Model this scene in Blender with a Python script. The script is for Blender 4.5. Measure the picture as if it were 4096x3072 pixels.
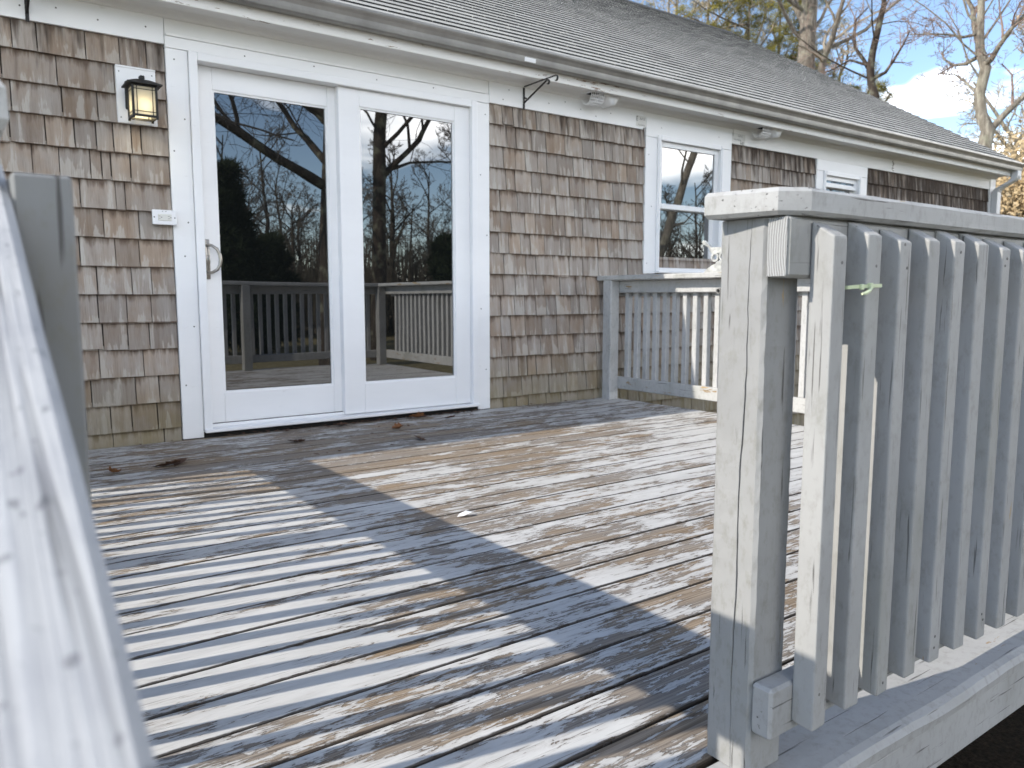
import bpy, bmesh, math, random
from mathutils import Vector, Matrix, Quaternion

R = math.radians
scene = bpy.context.scene
col = scene.collection
for o in list(bpy.data.objects):
    bpy.data.objects.remove(o, do_unlink=True)

# ------------------------------------------------------------------ camera
CAM = Vector((-1.1451, -4.5108, 0.7841)); YAW = 0.6295; PITCH = -0.1116
cam_d = bpy.data.cameras.new('camera'); cam = bpy.data.objects.new('camera', cam_d); col.objects.link(cam)
cam_d.sensor_fit = 'HORIZONTAL'; cam_d.sensor_width = 36.0; cam_d.lens = 36.0 * 3124.1 / 4096
cam_d.clip_start = 0.02; cam_d.clip_end = 900
fw = Vector((math.sin(YAW) * math.cos(PITCH), math.cos(YAW) * math.cos(PITCH), math.sin(PITCH)))
rt = Vector((math.cos(YAW), -math.sin(YAW), 0)); up = rt.cross(fw)
M4 = Matrix(((rt.x, up.x, -fw.x, CAM.x), (rt.y, up.y, -fw.y, CAM.y), (rt.z, up.z, -fw.z, CAM.z), (0, 0, 0, 1)))
cam.matrix_world = M4
cam_d.dof.use_dof = True; cam_d.dof.focus_distance = 2.0; cam_d.dof.aperture_fstop = 7.0
scene.camera = cam

# ------------------------------------------------------------------ sky, sun, exposure
SUN_DIR = Vector((1.0, -0.185, -0.70)).normalized()          # direction the light travels
elev = math.asin(-SUN_DIR.z); rot = math.atan2(-SUN_DIR.x, -SUN_DIR.y)
world = bpy.data.worlds.new('World'); scene.world = world; world.use_nodes = True
wn = world.node_tree; wn.nodes.clear()
def wN(t, **k):
    n = wn.nodes.new(t)
    for a, b in k.items(): setattr(n, a, b)
    return n
sky = wN('ShaderNodeTexSky', sky_type='NISHITA', sun_disc=False, sun_elevation=elev, sun_rotation=rot)
sky.air_density = 1.0; sky.dust_density = 0.05; sky.altitude = 1200; sky.ozone_density = 1.0
bg = wN('ShaderNodeBackground'); outw = wN('ShaderNodeOutputWorld')
tc = wN('ShaderNodeTexCoord'); sep = wN('ShaderNodeSeparateXYZ')
wn.links.new(tc.outputs['Generated'], sep.inputs[0])
zz = wN('ShaderNodeMath', operation='ADD'); zz.inputs[1].default_value = 0.16
wn.links.new(sep.outputs[2], zz.inputs[0])
dx = wN('ShaderNodeMath', operation='DIVIDE'); dy = wN('ShaderNodeMath', operation='DIVIDE')
wn.links.new(sep.outputs[0], dx.inputs[0]); wn.links.new(zz.outputs[0], dx.inputs[1])
wn.links.new(sep.outputs[1], dy.inputs[0]); wn.links.new(zz.outputs[0], dy.inputs[1])
cmb = wN('ShaderNodeCombineXYZ'); wn.links.new(dx.outputs[0], cmb.inputs[0]); wn.links.new(dy.outputs[0], cmb.inputs[1])
cmb.inputs[2].default_value = 29.9
cn = wN('ShaderNodeTexNoise'); cn.inputs['Scale'].default_value = 0.62; cn.inputs['Detail'].default_value = 5
cn.inputs['Roughness'].default_value = 0.55
wn.links.new(cmb.outputs[0], cn.inputs['Vector'])
cr = wN('ShaderNodeValToRGB'); cr.color_ramp.elements[0].position = 0.48; cr.color_ramp.elements[1].position = 0.64
zb = wN('ShaderNodeMath', operation='MULTIPLY_ADD'); zb.inputs[1].default_value = -0.10; zb.inputs[2].default_value = 0.0   # more cloud towards the horizon
zc = wN('ShaderNodeMath', operation='MINIMUM'); zc.inputs[1].default_value = 0.5
wn.links.new(sep.outputs[2], zc.inputs[0]); wn.links.new(zc.outputs[0], zb.inputs[0])
zs = wN('ShaderNodeMath', operation='ADD'); wn.links.new(cn.outputs[0], zs.inputs[0]); wn.links.new(zb.outputs[0], zs.inputs[1])
wn.links.new(zs.outputs[0], cr.inputs[0])
cm = wN('ShaderNodeMix', data_type='RGBA'); wn.links.new(cr.outputs[0], cm.inputs[0])
wn.links.new(sky.outputs[0], cm.inputs[6]); cm.inputs[7].default_value = (35.0, 34.4, 33.4, 1)
wn.links.new(cm.outputs[2], bg.inputs[0]); bg.inputs[1].default_value = 0.09
wn.links.new(bg.outputs[0], outw.inputs[0])
world.cycles.sampling_method = 'MANUAL'; world.cycles.sample_map_resolution = 512
sd = bpy.data.lights.new('sun', 'SUN'); sd.energy = 2.0; sd.angle = R(0.5); sd.color = (1.0, 0.94, 0.84)
so = bpy.data.objects.new('sun', sd); col.objects.link(so); so.location = (-20, 4, 16)
so.rotation_mode = 'QUATERNION'; so.rotation_quaternion = SUN_DIR.to_track_quat('-Z', 'Y')
vs = scene.view_settings; vs.view_transform = 'Standard'; vs.look = 'None'; vs.gamma = 1.0; vs.exposure = 1.5
vs.use_curve_mapping = False
scene.cycles.max_bounces = 5; scene.cycles.diffuse_bounces = 3; scene.cycles.glossy_bounces = 2

# ------------------------------------------------------------------ helpers
rng = random.Random(11)

class MB:
    def __init__(s): s.v = []; s.f = []; s.rnd = []
    def face_out(s, base, quads, ctr):
        for q in quads:
            p = [Vector(s.v[base + i]) for i in q]
            n = (p[1] - p[0]).cross(p[2] - p[0])
            c = sum(p, Vector()) / len(p)
            s.f.append(tuple(base + i for i in (q if n.dot(c - ctr) > 0 else q[::-1])))
    def hull8(s, pts):                               # 8 points ordered as binary xyz
        b = len(s.v); s.v += [tuple(p) for p in pts]
        ctr = sum((Vector(p) for p in pts), Vector()) / 8
        s.face_out(b, [(0, 1, 3, 2), (4, 5, 7, 6), (0, 1, 5, 4), (2, 3, 7, 6), (0, 2, 6, 4), (1, 3, 7, 5)], ctr)
        return s
    def box(s, x0, x1, y0, y1, z0, z1):
        return s.hull8([(x, y, z) for x in (x0, x1) for y in (y0, y1) for z in (z0, z1)])
    def cbox(s, x0, x1, y0, y1, z0, z1, c=0.003):    # chamfered box
        lo = (x0, y0, z0); hi = (x1, y1, z1); b = len(s.v); idx = {}
        for i in (0, 1):
            for j in (0, 1):
                for k in (0, 1):
                    sg = (i, j, k)
                    for a in range(3):
                        p = []
                        for d in range(3):
                            e = hi[d] if sg[d] else lo[d]
                            if d != a: e += -c if sg[d] else c
                            p.append(e)
                        idx[(i, j, k, a)] = len(s.v) - b; s.v.append(tuple(p))
        F = []
        for a in range(3):
            o1, o2 = [d for d in range(3) if d != a]
            for e in (0, 1):
                q = []
                for (m, n) in ((0, 0), (0, 1), (1, 1), (1, 0)):
                    t = [0, 0, 0]; t[a] = e; t[o1] = m; t[o2] = n; q.append(idx[(*t, a)])
                F.append(tuple(q))
            for m in (0, 1):
                for n in (0, 1):
                    t0 = [0, 0, 0]; t0[o1] = m; t0[o2] = n; t1 = list(t0); t1[a] = 1
                    F.append((idx[(*t0, o1)], idx[(*t1, o1)], idx[(*t1, o2)], idx[(*t0, o2)]))
        for i in (0, 1):
            for j in (0, 1):
                for k in (0, 1): F.append((idx[(i, j, k, 0)], idx[(i, j, k, 1)], idx[(i, j, k, 2)]))
        s.face_out(b, F, Vector(((x0 + x1) / 2, (y0 + y1) / 2, (z0 + z1) / 2)))
        return s
    def prism(s, poly, axis, a0, a1, cap=True):      # closed outline extruded along an axis
        b = len(s.v); n = len(poly)
        for a in (a0, a1):
            for p in poly:
                q = list(p); q.insert(axis, a); s.v.append(tuple(q))
        ar = sum(poly[i][0] * poly[(i + 1) % n][1] - poly[(i + 1) % n][0] * poly[i][1] for i in range(n))
        flip = (ar > 0) ^ (axis == 1)
        if a1 < a0: flip = not flip
        for i in range(n):
            j = (i + 1) % n
            q = (b + i, b + j, b + n + j, b + n + i); s.f.append(q if flip else q[::-1])
        if cap:
            q = tuple(b + i for i in range(n)); s.f.append(q[::-1] if flip else q)
            q = tuple(b + n + i for i in range(n)); s.f.append(q if flip else q[::-1])
        return s
    def tube(s, pts, rad, n=6, cap=True):
        pts = [Vector(p) for p in pts]; m = len(pts)
        if not isinstance(rad, (list, tuple)): rad = [rad] * m
        t = (pts[1] - pts[0]).normalized()
        u = t.orthogonal().normalized(); b = len(s.v)
        for i in range(m):
            t2 = (pts[min(i + 1, m - 1)] - pts[max(i - 1, 0)])
            t2 = t2.normalized() if t2.length > 1e-9 else t
            u = (u - t2 * u.dot(t2)); u = u.normalized() if u.length > 1e-6 else t2.orthogonal().normalized()
            w = t2.cross(u)
            for k in range(n):
                a = 2 * math.pi * k / n
                s.v.append(tuple(pts[i] + (u * math.cos(a) + w * math.sin(a)) * rad[i]))
        for i in range(m - 1):
            for k in range(n):
                k2 = (k + 1) % n
                s.f.append((b + i * n + k, b + i * n + k2, b + (i + 1) * n + k2, b + (i + 1) * n + k))
        if cap:
            s.f.append(tuple(b + k for k in range(n))[::-1]); s.f.append(tuple(b + (m - 1) * n + k for k in range(n)))
        return s
    def disc(s, c, axis, r, n=10):
        b = len(s.v)
        for k in range(n):
            a = 2 * math.pi * k / n; p = [math.cos(a) * r, math.sin(a) * r]; p.insert(axis, 0)
            s.v.append((c[0] + p[0], c[1] + p[1], c[2] + p[2]))
        s.f.append(tuple(b + k for k in range(n)))
        return s
    def mesh(s, name, smooth=False):
        me = bpy.data.meshes.new(name); me.from_pydata(s.v, [], s.f)
        if smooth: me.polygons.foreach_set('use_smooth', [True] * len(me.polygons))
        me.update(); return me
    def build(s, name, mat, parent=None, smooth=False, loc=None):
        return mobj(name, s.mesh(name, smooth), mat, parent, loc)

def mobj(name, me, mat, parent=None, loc=None):
    if mat and not me.materials: me.materials.append(mat)
    o = bpy.data.objects.new(name, me); col.objects.link(o)
    if parent: o.parent = parent
    if loc: o.location = loc
    return o
def tag(o, label, cat, group=None, kind=None):
    if label: o['label'] = label
    if cat: o['category'] = cat
    if group: o['group'] = group
    if kind: o['kind'] = kind
    return o
def thing(name, label, cat, loc=(0, 0, 0), group=None):
    o = bpy.data.objects.new(name, None); col.objects.link(o); o.location = loc; o.empty_display_size = 0.1
    return tag(o, label, cat, group)
def copy_tree(o, parent=None):
    c = o.copy(); col.objects.link(c)
    if parent: c.parent = parent
    for ch in list(o.children): copy_tree(ch, c)
    return c

# ------------------------------------------------------------------ materials
class Mat:
    def __init__(s, name):
        s.m = bpy.data.materials.new(name); s.m.use_nodes = True; s.t = s.m.node_tree
        s.b = s.t.nodes['Principled BSDF']
    def N(s, typ, ins=None, **props):
        n = s.t.nodes.new(typ)
        for k, v in props.items(): setattr(n, k, v)
        for k, v in (ins or {}).items(): s.set(n.inputs[k], v)
        return n
    def set(s, sock, v):
        if isinstance(v, bpy.types.NodeSocket): s.t.links.new(v, sock)
        elif hasattr(sock.default_value, '__len__') and not hasattr(v, '__len__'): sock.default_value = [v] * len(sock.default_value)
        else:
            if hasattr(v, '__len__') and len(v) == 3 and len(sock.default_value) == 4: v = (*v, 1)
            sock.default_value = v
    def math(s, op, a, b=0.0, c=None, clamp=False):
        n = s.N('ShaderNodeMath', {0: a, 1: b}, operation=op); n.use_clamp = clamp
        if c is not None: s.set(n.inputs[2], c)
        return n.outputs[0]
    def pos(s): return s.N('ShaderNodeNewGeometry').outputs['Position']
    def objco(s): return s.N('ShaderNodeTexCoord').outputs['Object']
    def rand(s): return s.N('ShaderNodeObjectInfo').outputs['Random']
    def map(s, v, scale=(1, 1, 1), loc=None):
        n = s.N('ShaderNodeVectorMath', {0: v, 1: scale}, operation='MULTIPLY').outputs[0]
        if loc is not None: n = s.N('ShaderNodeVectorMath', {0: n, 1: loc}, operation='ADD').outputs[0]
        return n
    def offs(s, v, r, k=(37.0, 11.0, 23.0)):
        w = s.N('ShaderNodeVectorMath', {0: k, 'Scale': r}, operation='SCALE').outputs[0]
        return s.N('ShaderNodeVectorMath', {0: v, 1: w}, operation='ADD').outputs[0]
    def noise(s, v, scale=1.0, detail=4.0, rough=0.55, dist=0.0):
        return s.N('ShaderNodeTexNoise', {'Vector': v, 'Scale': scale, 'Detail': detail, 'Roughness': rough, 'Distortion': dist}).outputs[0]
    def ramp(s, f, stops):
        n = s.N('ShaderNodeValToRGB', {0: f}); e = n.color_ramp.elements
        while len(e) < len(stops): e.new(0.5)
        for el, (p, c) in zip(e, stops):
            el.position = p; el.color = (c, c, c, 1) if not hasattr(c, '__len__') else (*c, 1)
        return n.outputs[0]
    def mix(s, f, a, b, mode='MIX'):
        n = s.N('ShaderNodeMix', data_type='RGBA', blend_type=mode)
        s.set(n.inputs[0], f); s.set(n.inputs[6], a); s.set(n.inputs[7], b); return n.outputs[2]
    def bump(s, h, strength=1.0, dist=0.001, normal=None):
        n = s.N('ShaderNodeBump', {'Height': h, 'Strength': strength, 'Distance': dist})
        if normal is not None: s.set(n.inputs['Normal'], normal)
        return n.outputs[0]
    def done(s, color, rough=0.6, normal=None, metal=0.0, spec=None):
        s.set(s.b.inputs['Base Color'], color); s.set(s.b.inputs['Roughness'], rough); s.set(s.b.inputs['Metallic'], metal)
        if normal is not None: s.set(s.b.inputs['Normal'], normal)
        if spec is not None: s.b.inputs['Specular IOR Level'].default_value = spec
        return s.m

def sepxyz(m, v): return m.N('ShaderNodeSeparateXYZ', {0: v}).outputs

def deck_material():
    m = Mat('peeling_deck_paint'); p = m.pos(); r = m.rand()
    v = m.offs(p, r)
    big = m.noise(m.map(v, (2.3, 6.5, 1)), 1.0, 2, 0.5)
    mid = m.noise(m.map(v, (7.5, 38, 3)), 1.0, 6, 0.70, 0.5)
    fine = m.noise(m.map(v, (24, 150, 10)), 1.0, 3, 0.65)
    xyz = sepxyz(m, p)
    # worn walking line from the steps to the door
    d1 = m.math('SUBTRACT', xyz[0], m.math('MULTIPLY_ADD', xyz[1], 0.10, 0.75))
    path = m.math('SUBTRACT', 1.0, m.math('MULTIPLY', m.math('ABSOLUTE', d1), 0.55), clamp=True)
    wall = m.math('SUBTRACT', 1.0, m.math('MULTIPLY', m.math('ABSOLUTE', m.math('ADD', xyz[1], 0.75)), 0.9), clamp=True)
    wear = m.math('ADD', m.math('MULTIPLY', path, 0.10), m.math('MULTIPLY', wall, 0.085))
    val = m.math('ADD', m.math('MULTIPLY', mid, 0.62), m.math('MULTIPLY', big, 0.44))
    val = m.math('ADD', val, m.math('MULTIPLY', fine, 0.24))
    val = m.math('ADD', val, wear)
    val = m.math('ADD', val, m.math('MULTIPLY', m.math('SUBTRACT', r, 0.5), 0.04))
    bare = m.ramp(val, [(0.752, 0.0), (0.757, 1.0)])
    grain = m.noise(m.map(v, (2.4, 210, 20)), 1.0, 3, 0.6, 0.6)
    edge = m.ramp(val, [(0.740, 0.0), (0.751, 1.0), (0.756, 1.0), (0.768, 0.0)])
    tone = m.noise(m.map(v, (1.6, 7, 2)), 1.0, 3, 0.5)
    wood = m.ramp(grain, [(0.30, (0.05, 0.038, 0.029)), (0.43, (0.17, 0.133, 0.10)), (0.58, (0.285, 0.235, 0.182)), (0.8, (0.38, 0.335, 0.28))])
    wood = m.mix(m.ramp(tone, [(0.46, 0.0), (0.70, 0.6)]), wood, m.mix(0.5, wood, (0.30, 0.19, 0.085)))
    wood = m.mix(m.ramp(tone, [(0.34, 0.9), (0.56, 0.0)]), wood, m.mix(0.5, wood, (0.24, 0.23, 0.22)))
    pd = m.noise(m.map(v, (4, 22, 4), (1, 8, 3)), 1.0, 4, 0.65)
    dirt = m.noise(m.map(p, (1.6, 2.2, 1), (5, 2, 1)), 1.0, 4, 0.6)
    paint = m.ramp(pd, [(0.25, (0.42, 0.412, 0.40)), (0.5, (0.52, 0.512, 0.495)), (0.75, (0.58, 0.572, 0.552))])
    paint = m.mix(m.ramp(dirt, [(0.45, 0.0), (0.78, 0.5)]), paint, (0.42, 0.405, 0.375))
    hc = m.noise(m.map(v, (5, 260, 20), (4, 4, 2)), 1.0, 2, 0.5, 0.4)
    paint = m.mix(m.ramp(hc, [(0.66, 0.0), (0.72, 0.8)]), paint, (0.12, 0.105, 0.09))
    thin = m.ramp(val, [(0.66, 0.0), (0.75, 0.5)])
    paint = m.mix(m.math('MULTIPLY', thin, m.ramp(grain, [(0.40, 1.0), (0.58, 0.25)])), paint, wood)      # paint worn thin over the grain
    colr = m.mix(bare, paint, wood)
    oy = m.math('ABSOLUTE', sepxyz(m, m.objco())[1])
    lip = m.ramp(m.math('ADD', m.math('MULTIPLY', oy, 10.0), m.math('MULTIPLY', fine, 0.05)), [(0.667, 0.0), (0.678, 1.0)])    # dark band along the board edges
    colr = m.mix(m.math('MULTIPLY', lip, 0.9), colr, (0.04, 0.03, 0.022))
    colr = m.mix(m.math('MULTIPLY', edge, m.ramp(fine, [(0.40, 0.0), (0.54, 0.85)])), colr, (0.05, 0.037, 0.027))
    h = m.math('MULTIPLY_ADD', m.math('SUBTRACT', 1.0, bare), 0.8, m.math('MULTIPLY', grain, 0.6))
    rough = m.math('MULTIPLY_ADD', bare, 0.25, 0.6)
    return m.done(colr, rough, m.bump(h, 0.8, 0.0015), spec=0.25)

def railing_material(name, axis, base=(0.34, 0.336, 0.328), chip=0.0, dirtv=0.5):
    m = Mat(name); p = m.pos(); r = m.rand(); v = m.offs(p, r, (3.7, 5.1, 2.3))
    sc = [70.0, 70.0, 70.0]; sc[axis] = 2.2
    grain = m.noise(m.map(v, tuple(sc)), 1.0, 3, 0.6, 0.4)
    sc2 = [160.0, 160.0, 160.0]; sc2[axis] = 5.0
    crack = m.noise(m.map(v, tuple(sc2), (7, 3, 5)), 1.0, 3, 0.5, 0.3)
    sc3 = [26.0, 26.0, 26.0]; sc3[axis] = 4.0
    chipn = m.noise(m.map(v, tuple(sc3), (2, 9, 4)), 1.0, 5, 0.65, 0.4)
    blot = m.noise(m.map(v, (3, 3, 3)), 1.0, 5, 0.6)
    spk = m.noise(m.map(v, (55, 55, 30)), 1.0, 5, 0.7)
    c = m.mix(m.ramp(blot, [(0.3, 0.0), (0.7, 1.0)]), tuple(x * 0.9 for x in base), tuple(min(1, x * 1.1) for x in base))
    c = m.mix(m.math('MULTIPLY', m.ramp(spk, [(0.50, 0.0), (0.70, 1.0)]), dirtv), c, (0.22, 0.215, 0.19))
    green = m.noise(m.map(v, (5, 5, 1.5), (8, 1, 2)), 1.0, 4, 0.6)
    c = m.mix(m.ramp(green, [(0.54, 0.0), (0.76, 0.42)]), c, (0.17, 0.175, 0.13))
    cm_ = m.ramp(crack, [(0.65, 0.0), (0.70, 1.0)])
    c = m.mix(m.math('MULTIPLY', cm_, 0.8), c, (0.07, 0.065, 0.06))
    cf = m.ramp(m.math('ADD', chipn, chip), [(0.70, 0.0), (0.715, 1.0)])
    wood = m.ramp(grain, [(0.3, (0.14, 0.09, 0.05)), (0.6, (0.40, 0.29, 0.16)), (0.8, (0.45, 0.38, 0.28))])
    c = m.mix(cf, c, wood)
    h = m.math('SUBTRACT', m.math('MULTIPLY', grain, 0.9), m.math('MULTIPLY', cm_, 0.8))
    return m.done(c, 0.62, m.bump(h, 0.55, 0.0014), spec=0.25)

def shingle_material():
    m = Mat('weathered_cedar'); p = m.pos()
    r0 = m.rand(); at = m.N('ShaderNodeAttribute', attribute_name='rnd').outputs['Fac']
    r = m.math('FRACT', m.math('ADD', r0, at))
    v = m.offs(p, r, (13.0, 7.0, 5.0)); xyz = sepxyz(m, p)
    # height above the butt of the course, repeated every exposure
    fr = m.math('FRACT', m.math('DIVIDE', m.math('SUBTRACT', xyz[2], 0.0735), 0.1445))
    streak = m.noise(m.map(v, (26, 10, 3.2)), 1.0, 4, 0.62, 0.3)
    fine = m.noise(m.map(v, (230, 60, 5)), 1.0, 2, 0.6)
    patch = m.noise(m.map(v, (8, 3, 6)), 1.0, 3, 0.6)
    grey = m.ramp(streak, [(0.25, (0.27, 0.235, 0.21)), (0.45, (0.35, 0.32, 0.295)), (0.62, (0.40, 0.38, 0.36)), (0.8, (0.46, 0.45, 0.435))])
    tan = m.ramp(streak, [(0.25, (0.255, 0.19, 0.14)), (0.5, (0.345, 0.28, 0.225)), (0.78, (0.42, 0.375, 0.325))])
    c = m.mix(m.ramp(m.math('ADD', m.math('MULTIPLY', patch, 0.75), m.math('MULTIPLY', r, 0.32)), [(0.46, 0.0), (0.70, 0.85)]), grey, tan)
    dk = m.math('FRACT', m.math('MULTIPLY', r, 7.31))
    c = m.mix(m.math('MULTIPLY', dk, 0.75), c, m.mix(1.0, c, (0.58, 0.565, 0.56), 'MULTIPLY'))
    # silvery frayed lower part of some shingles
    fb = m.math('SUBTRACT', m.math('MULTIPLY', m.math('SUBTRACT', 0.70, fr), 0.42), m.math('MULTIPLY', m.math('SUBTRACT', 0.60, streak), 1.9))
    fb = m.math('ADD', fb, m.math('MULTIPLY', m.math('SUBTRACT', patch, 0.52), 0.9))
    c = m.mix(m.ramp(fb, [(0.06, 0.0), (0.13, 0.5)]), c, (0.46, 0.45, 0.43))
    # streaky brown, darker towards the top of each course
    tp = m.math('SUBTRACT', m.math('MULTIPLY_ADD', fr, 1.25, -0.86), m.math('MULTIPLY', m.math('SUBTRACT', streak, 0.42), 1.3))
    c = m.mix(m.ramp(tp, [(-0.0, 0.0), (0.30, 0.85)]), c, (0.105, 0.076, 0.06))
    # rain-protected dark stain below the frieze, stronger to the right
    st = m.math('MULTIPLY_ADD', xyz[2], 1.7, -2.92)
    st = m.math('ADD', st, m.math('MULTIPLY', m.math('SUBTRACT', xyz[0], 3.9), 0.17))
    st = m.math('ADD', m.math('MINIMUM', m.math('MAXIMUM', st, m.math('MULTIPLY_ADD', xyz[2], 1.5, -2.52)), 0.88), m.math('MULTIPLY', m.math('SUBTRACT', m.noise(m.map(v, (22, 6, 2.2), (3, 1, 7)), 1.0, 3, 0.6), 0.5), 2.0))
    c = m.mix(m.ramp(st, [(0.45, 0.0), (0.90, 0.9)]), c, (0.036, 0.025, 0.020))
    # algae near the deck
    al = m.math('SUBTRACT', 1.0, m.math('MULTIPLY', xyz[2], 2.4), clamp=True)
    al = m.math('MULTIPLY', al, m.ramp(patch, [(0.3, 0.4), (0.65, 0.9)]))
    c = m.mix(m.math('MULTIPLY', al, 0.75), c, (0.22, 0.20, 0.115))
    c = m.mix(m.ramp(fine, [(0.30, 0.3), (0.40, 0.0)]), c, (0.14, 0.115, 0.10))
    c = m.mix(1.0, c, (1.03, 0.985, 0.93), 'MULTIPLY')
    return m.done(c, 0.85, m.bump(fine, 0.7, 0.0016), spec=0.15)

def white_material(name, base=(0.84, 0.84, 0.84), rough=0.45, peel=0.0):
    m = Mat(name); p = m.pos()
    a = m.noise(m.map(p, (2, 2, 6)), 1.0, 5, 0.6); b = m.noise(m.map(p, (9, 9, 22), (3, 1, 2)), 1.0, 6, 0.65)
    c = m.mix(m.ramp(a, [(0.35, 0.0), (0.75, 0.35)]), base, tuple(x * 0.86 for x in base))
    c = m.mix(m.ramp(b, [(0.66, 0.0), (0.82, 0.4)]), c, (0.45, 0.43, 0.39))
    n = None
    if peel:
        pl = m.noise(m.map(p, (7, 30, 60), (2, 5, 8)), 1.0, 7, 0.68, 0.3)
        rg = m.noise(m.map(p, (1.3, 1, 1), (0.7, 0, 0)), 1.0, 2, 0.5)
        k = m.ramp(m.math('ADD', m.math('MULTIPLY', pl, 0.8), m.math('MULTIPLY_ADD', rg, 0.4, peel)), [(0.76, 0.0), (0.775, 1.0)])
        c = m.mix(k, c, (0.20, 0.11, 0.055)); n = m.bump(m.math('SUBTRACT', 1.0, k), 0.6, 0.001)
    else:
        n = m.bump(b, 0.10, 0.001)
    return m.done(c, rough, n, spec=0.35)

def plain(name, color, rough=0.5, metal=0.0, var=0.15, scale=20.0, bump=0.0):
    m = Mat(name); p = m.objco(); a = m.noise(p, scale, 5, 0.6)
    c = m.mix(m.ramp(a, [(0.3, 0.0), (0.75, 1.0)]), tuple(x * (1 - var) for x in color), tuple(min(1, x * (1 + var)) for x in color))
    return m.done(c, rough, m.bump(a, bump, 0.002) if bump else None, metal)

def roof_material():
    m = Mat('asphalt_shingle'); p = m.pos(); r0 = m.rand(); at = m.N('ShaderNodeAttribute', attribute_name='rnd').outputs['Fac']
    r = m.math('FRACT', m.math('ADD', r0, at))
    g = m.noise(p, 130.0, 3, 0.7); b = m.noise(m.map(p, (1.6, 1.0, 1.0)), 1.0, 5, 0.65); c2 = m.noise(p, 46.0, 4, 0.7)
    c = m.ramp(g, [(0.30, (0.22, 0.215, 0.195)), (0.5, (0.45, 0.44, 0.405)), (0.7, (0.60, 0.59, 0.54))])
    c = m.mix(m.ramp(b, [(0.40, 0.0), (0.72, 0.35)]), c, (0.17, 0.168, 0.155))
    c = m.mix(m.ramp(c2, [(0.58, 0.0), (0.75, 0.3)]), c, (0.10, 0.10, 0.09))
    c = m.mix(m.math('MULTIPLY', r, 0.10), c, (0.16, 0.16, 0.155))
    return m.done(c, 0.9, m.bump(g, 0.7, 0.002), spec=0.15)

def glass_material():
    m = Mat('dark_window_glass'); p = m.pos()
    h = m.noise(m.map(p, (1.6, 1, 3.2)), 1.0, 1, 0.4)
    m.b.inputs['IOR'].default_value = 2.7
    return m.done((0.006, 0.007, 0.007), 0.0, m.bump(h, 0.4, 0.0012))

def bark_material(name, a, b):
    m = Mat(name); p = m.objco()
    n = m.noise(m.map(p, (14, 14, 3.0)), 1.0, 6, 0.65, 0.5); l = m.noise(p, 3.5, 4, 0.6)
    c = m.ramp(n, [(0.3, tuple(x * 0.45 for x in a)), (0.55, a), (0.75, b)])
    c = m.mix(m.ramp(l, [(0.52, 0.0), (0.7, 0.45)]), c, (0.33, 0.34, 0.24))
    return m.done(c, 0.9, m.bump(n, 0.9, 0.02), spec=0.1)

def leafy(name, cols, trans=0.0):
    m = Mat(name); p = m.pos(); n = m.noise(p, 3.3, 5, 0.7)
    st = [(0.28 + 0.44 * i / max(1, len(cols) - 1), c) for i, c in enumerate(cols)]
    return m.done(m.ramp(n, st), 0.75, spec=0.15)

MD = deck_material()
MR = [railing_material('railing_paint_x', 0), railing_material('railing_paint_y', 1), railing_material('railing_paint_z', 2)]
MRX_WORN = railing_material('worn_railing_paint_x', 0, (0.37, 0.366, 0.358), 0.02)
MRY_WORN = railing_material('worn_railing_paint_y', 1, (0.44, 0.435, 0.42), 0.10)
MRZ_POST = railing_material('post_paint', 2, (0.30, 0.298, 0.292), 0.025, 0.7)
def handrail_material():
    m = Mat('handrail_paint'); p = m.pos()
    lines = m.noise(m.map(p, (110, 2.6, 1.0)), 1.0, 4, 0.6, 0.6); sp = m.noise(m.map(p, (150, 105, 105)), 1.0, 1, 0.5); bl = m.noise(m.map(p, (40, 22, 22), (2, 3, 1)), 1.0, 4, 0.6)
    c = m.ramp(lines, [(0.34, (0.13, 0.13, 0.13)), (0.46, (0.39, 0.388, 0.385)), (0.66, (0.50, 0.498, 0.495))])
    c = m.mix(m.ramp(bl, [(0.45, 0.0), (0.72, 0.5)]), c, (0.28, 0.28, 0.30))
    c = m.mix(m.ramp(sp, [(0.67, 0.0), (0.74, 0.55)]), c, (0.10, 0.10, 0.11))
    return m.done(c, 0.6, m.bump(lines, 0.8, 0.003), spec=0.25)
MHAND = handrail_material()
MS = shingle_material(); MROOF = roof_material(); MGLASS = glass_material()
MW = white_material('white_pvc_trim'); MWP = white_material('white_painted_wood', (0.82, 0.815, 0.80), 0.55)
MWPEEL = white_material('peeling_white_fascia', (0.80, 0.79, 0.77), 0.55, 0.045)
MV = white_material('white_vinyl', (0.84, 0.84, 0.845), 0.35)
MALU = plain('mill_aluminium', (0.30, 0.288, 0.27), 0.42, 0.45, 0.2, 6.0)
MBLK = plain('black_iron', (0.018, 0.017, 0.016), 0.5, 0.3, 0.3, 40)
MNICK = plain('brushed_nickel', (0.36, 0.335, 0.30), 0.32, 0.85, 0.1, 30)
MDARK = plain('dark_void', (0.012, 0.011, 0.010), 0.9, 0, 0.3, 5)
MNAIL = plain('nail_head', (0.05, 0.045, 0.04), 0.6, 0.4)
MLEAF = plain('dry_oak_leaf', (0.085, 0.042, 0.024), 0.9, 0, 0.5, 30, 0.4)
MLEAF2 = plain('orange_oak_leaf', (0.20, 0.085, 0.032), 0.9, 0, 0.4, 30, 0.4)

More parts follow.
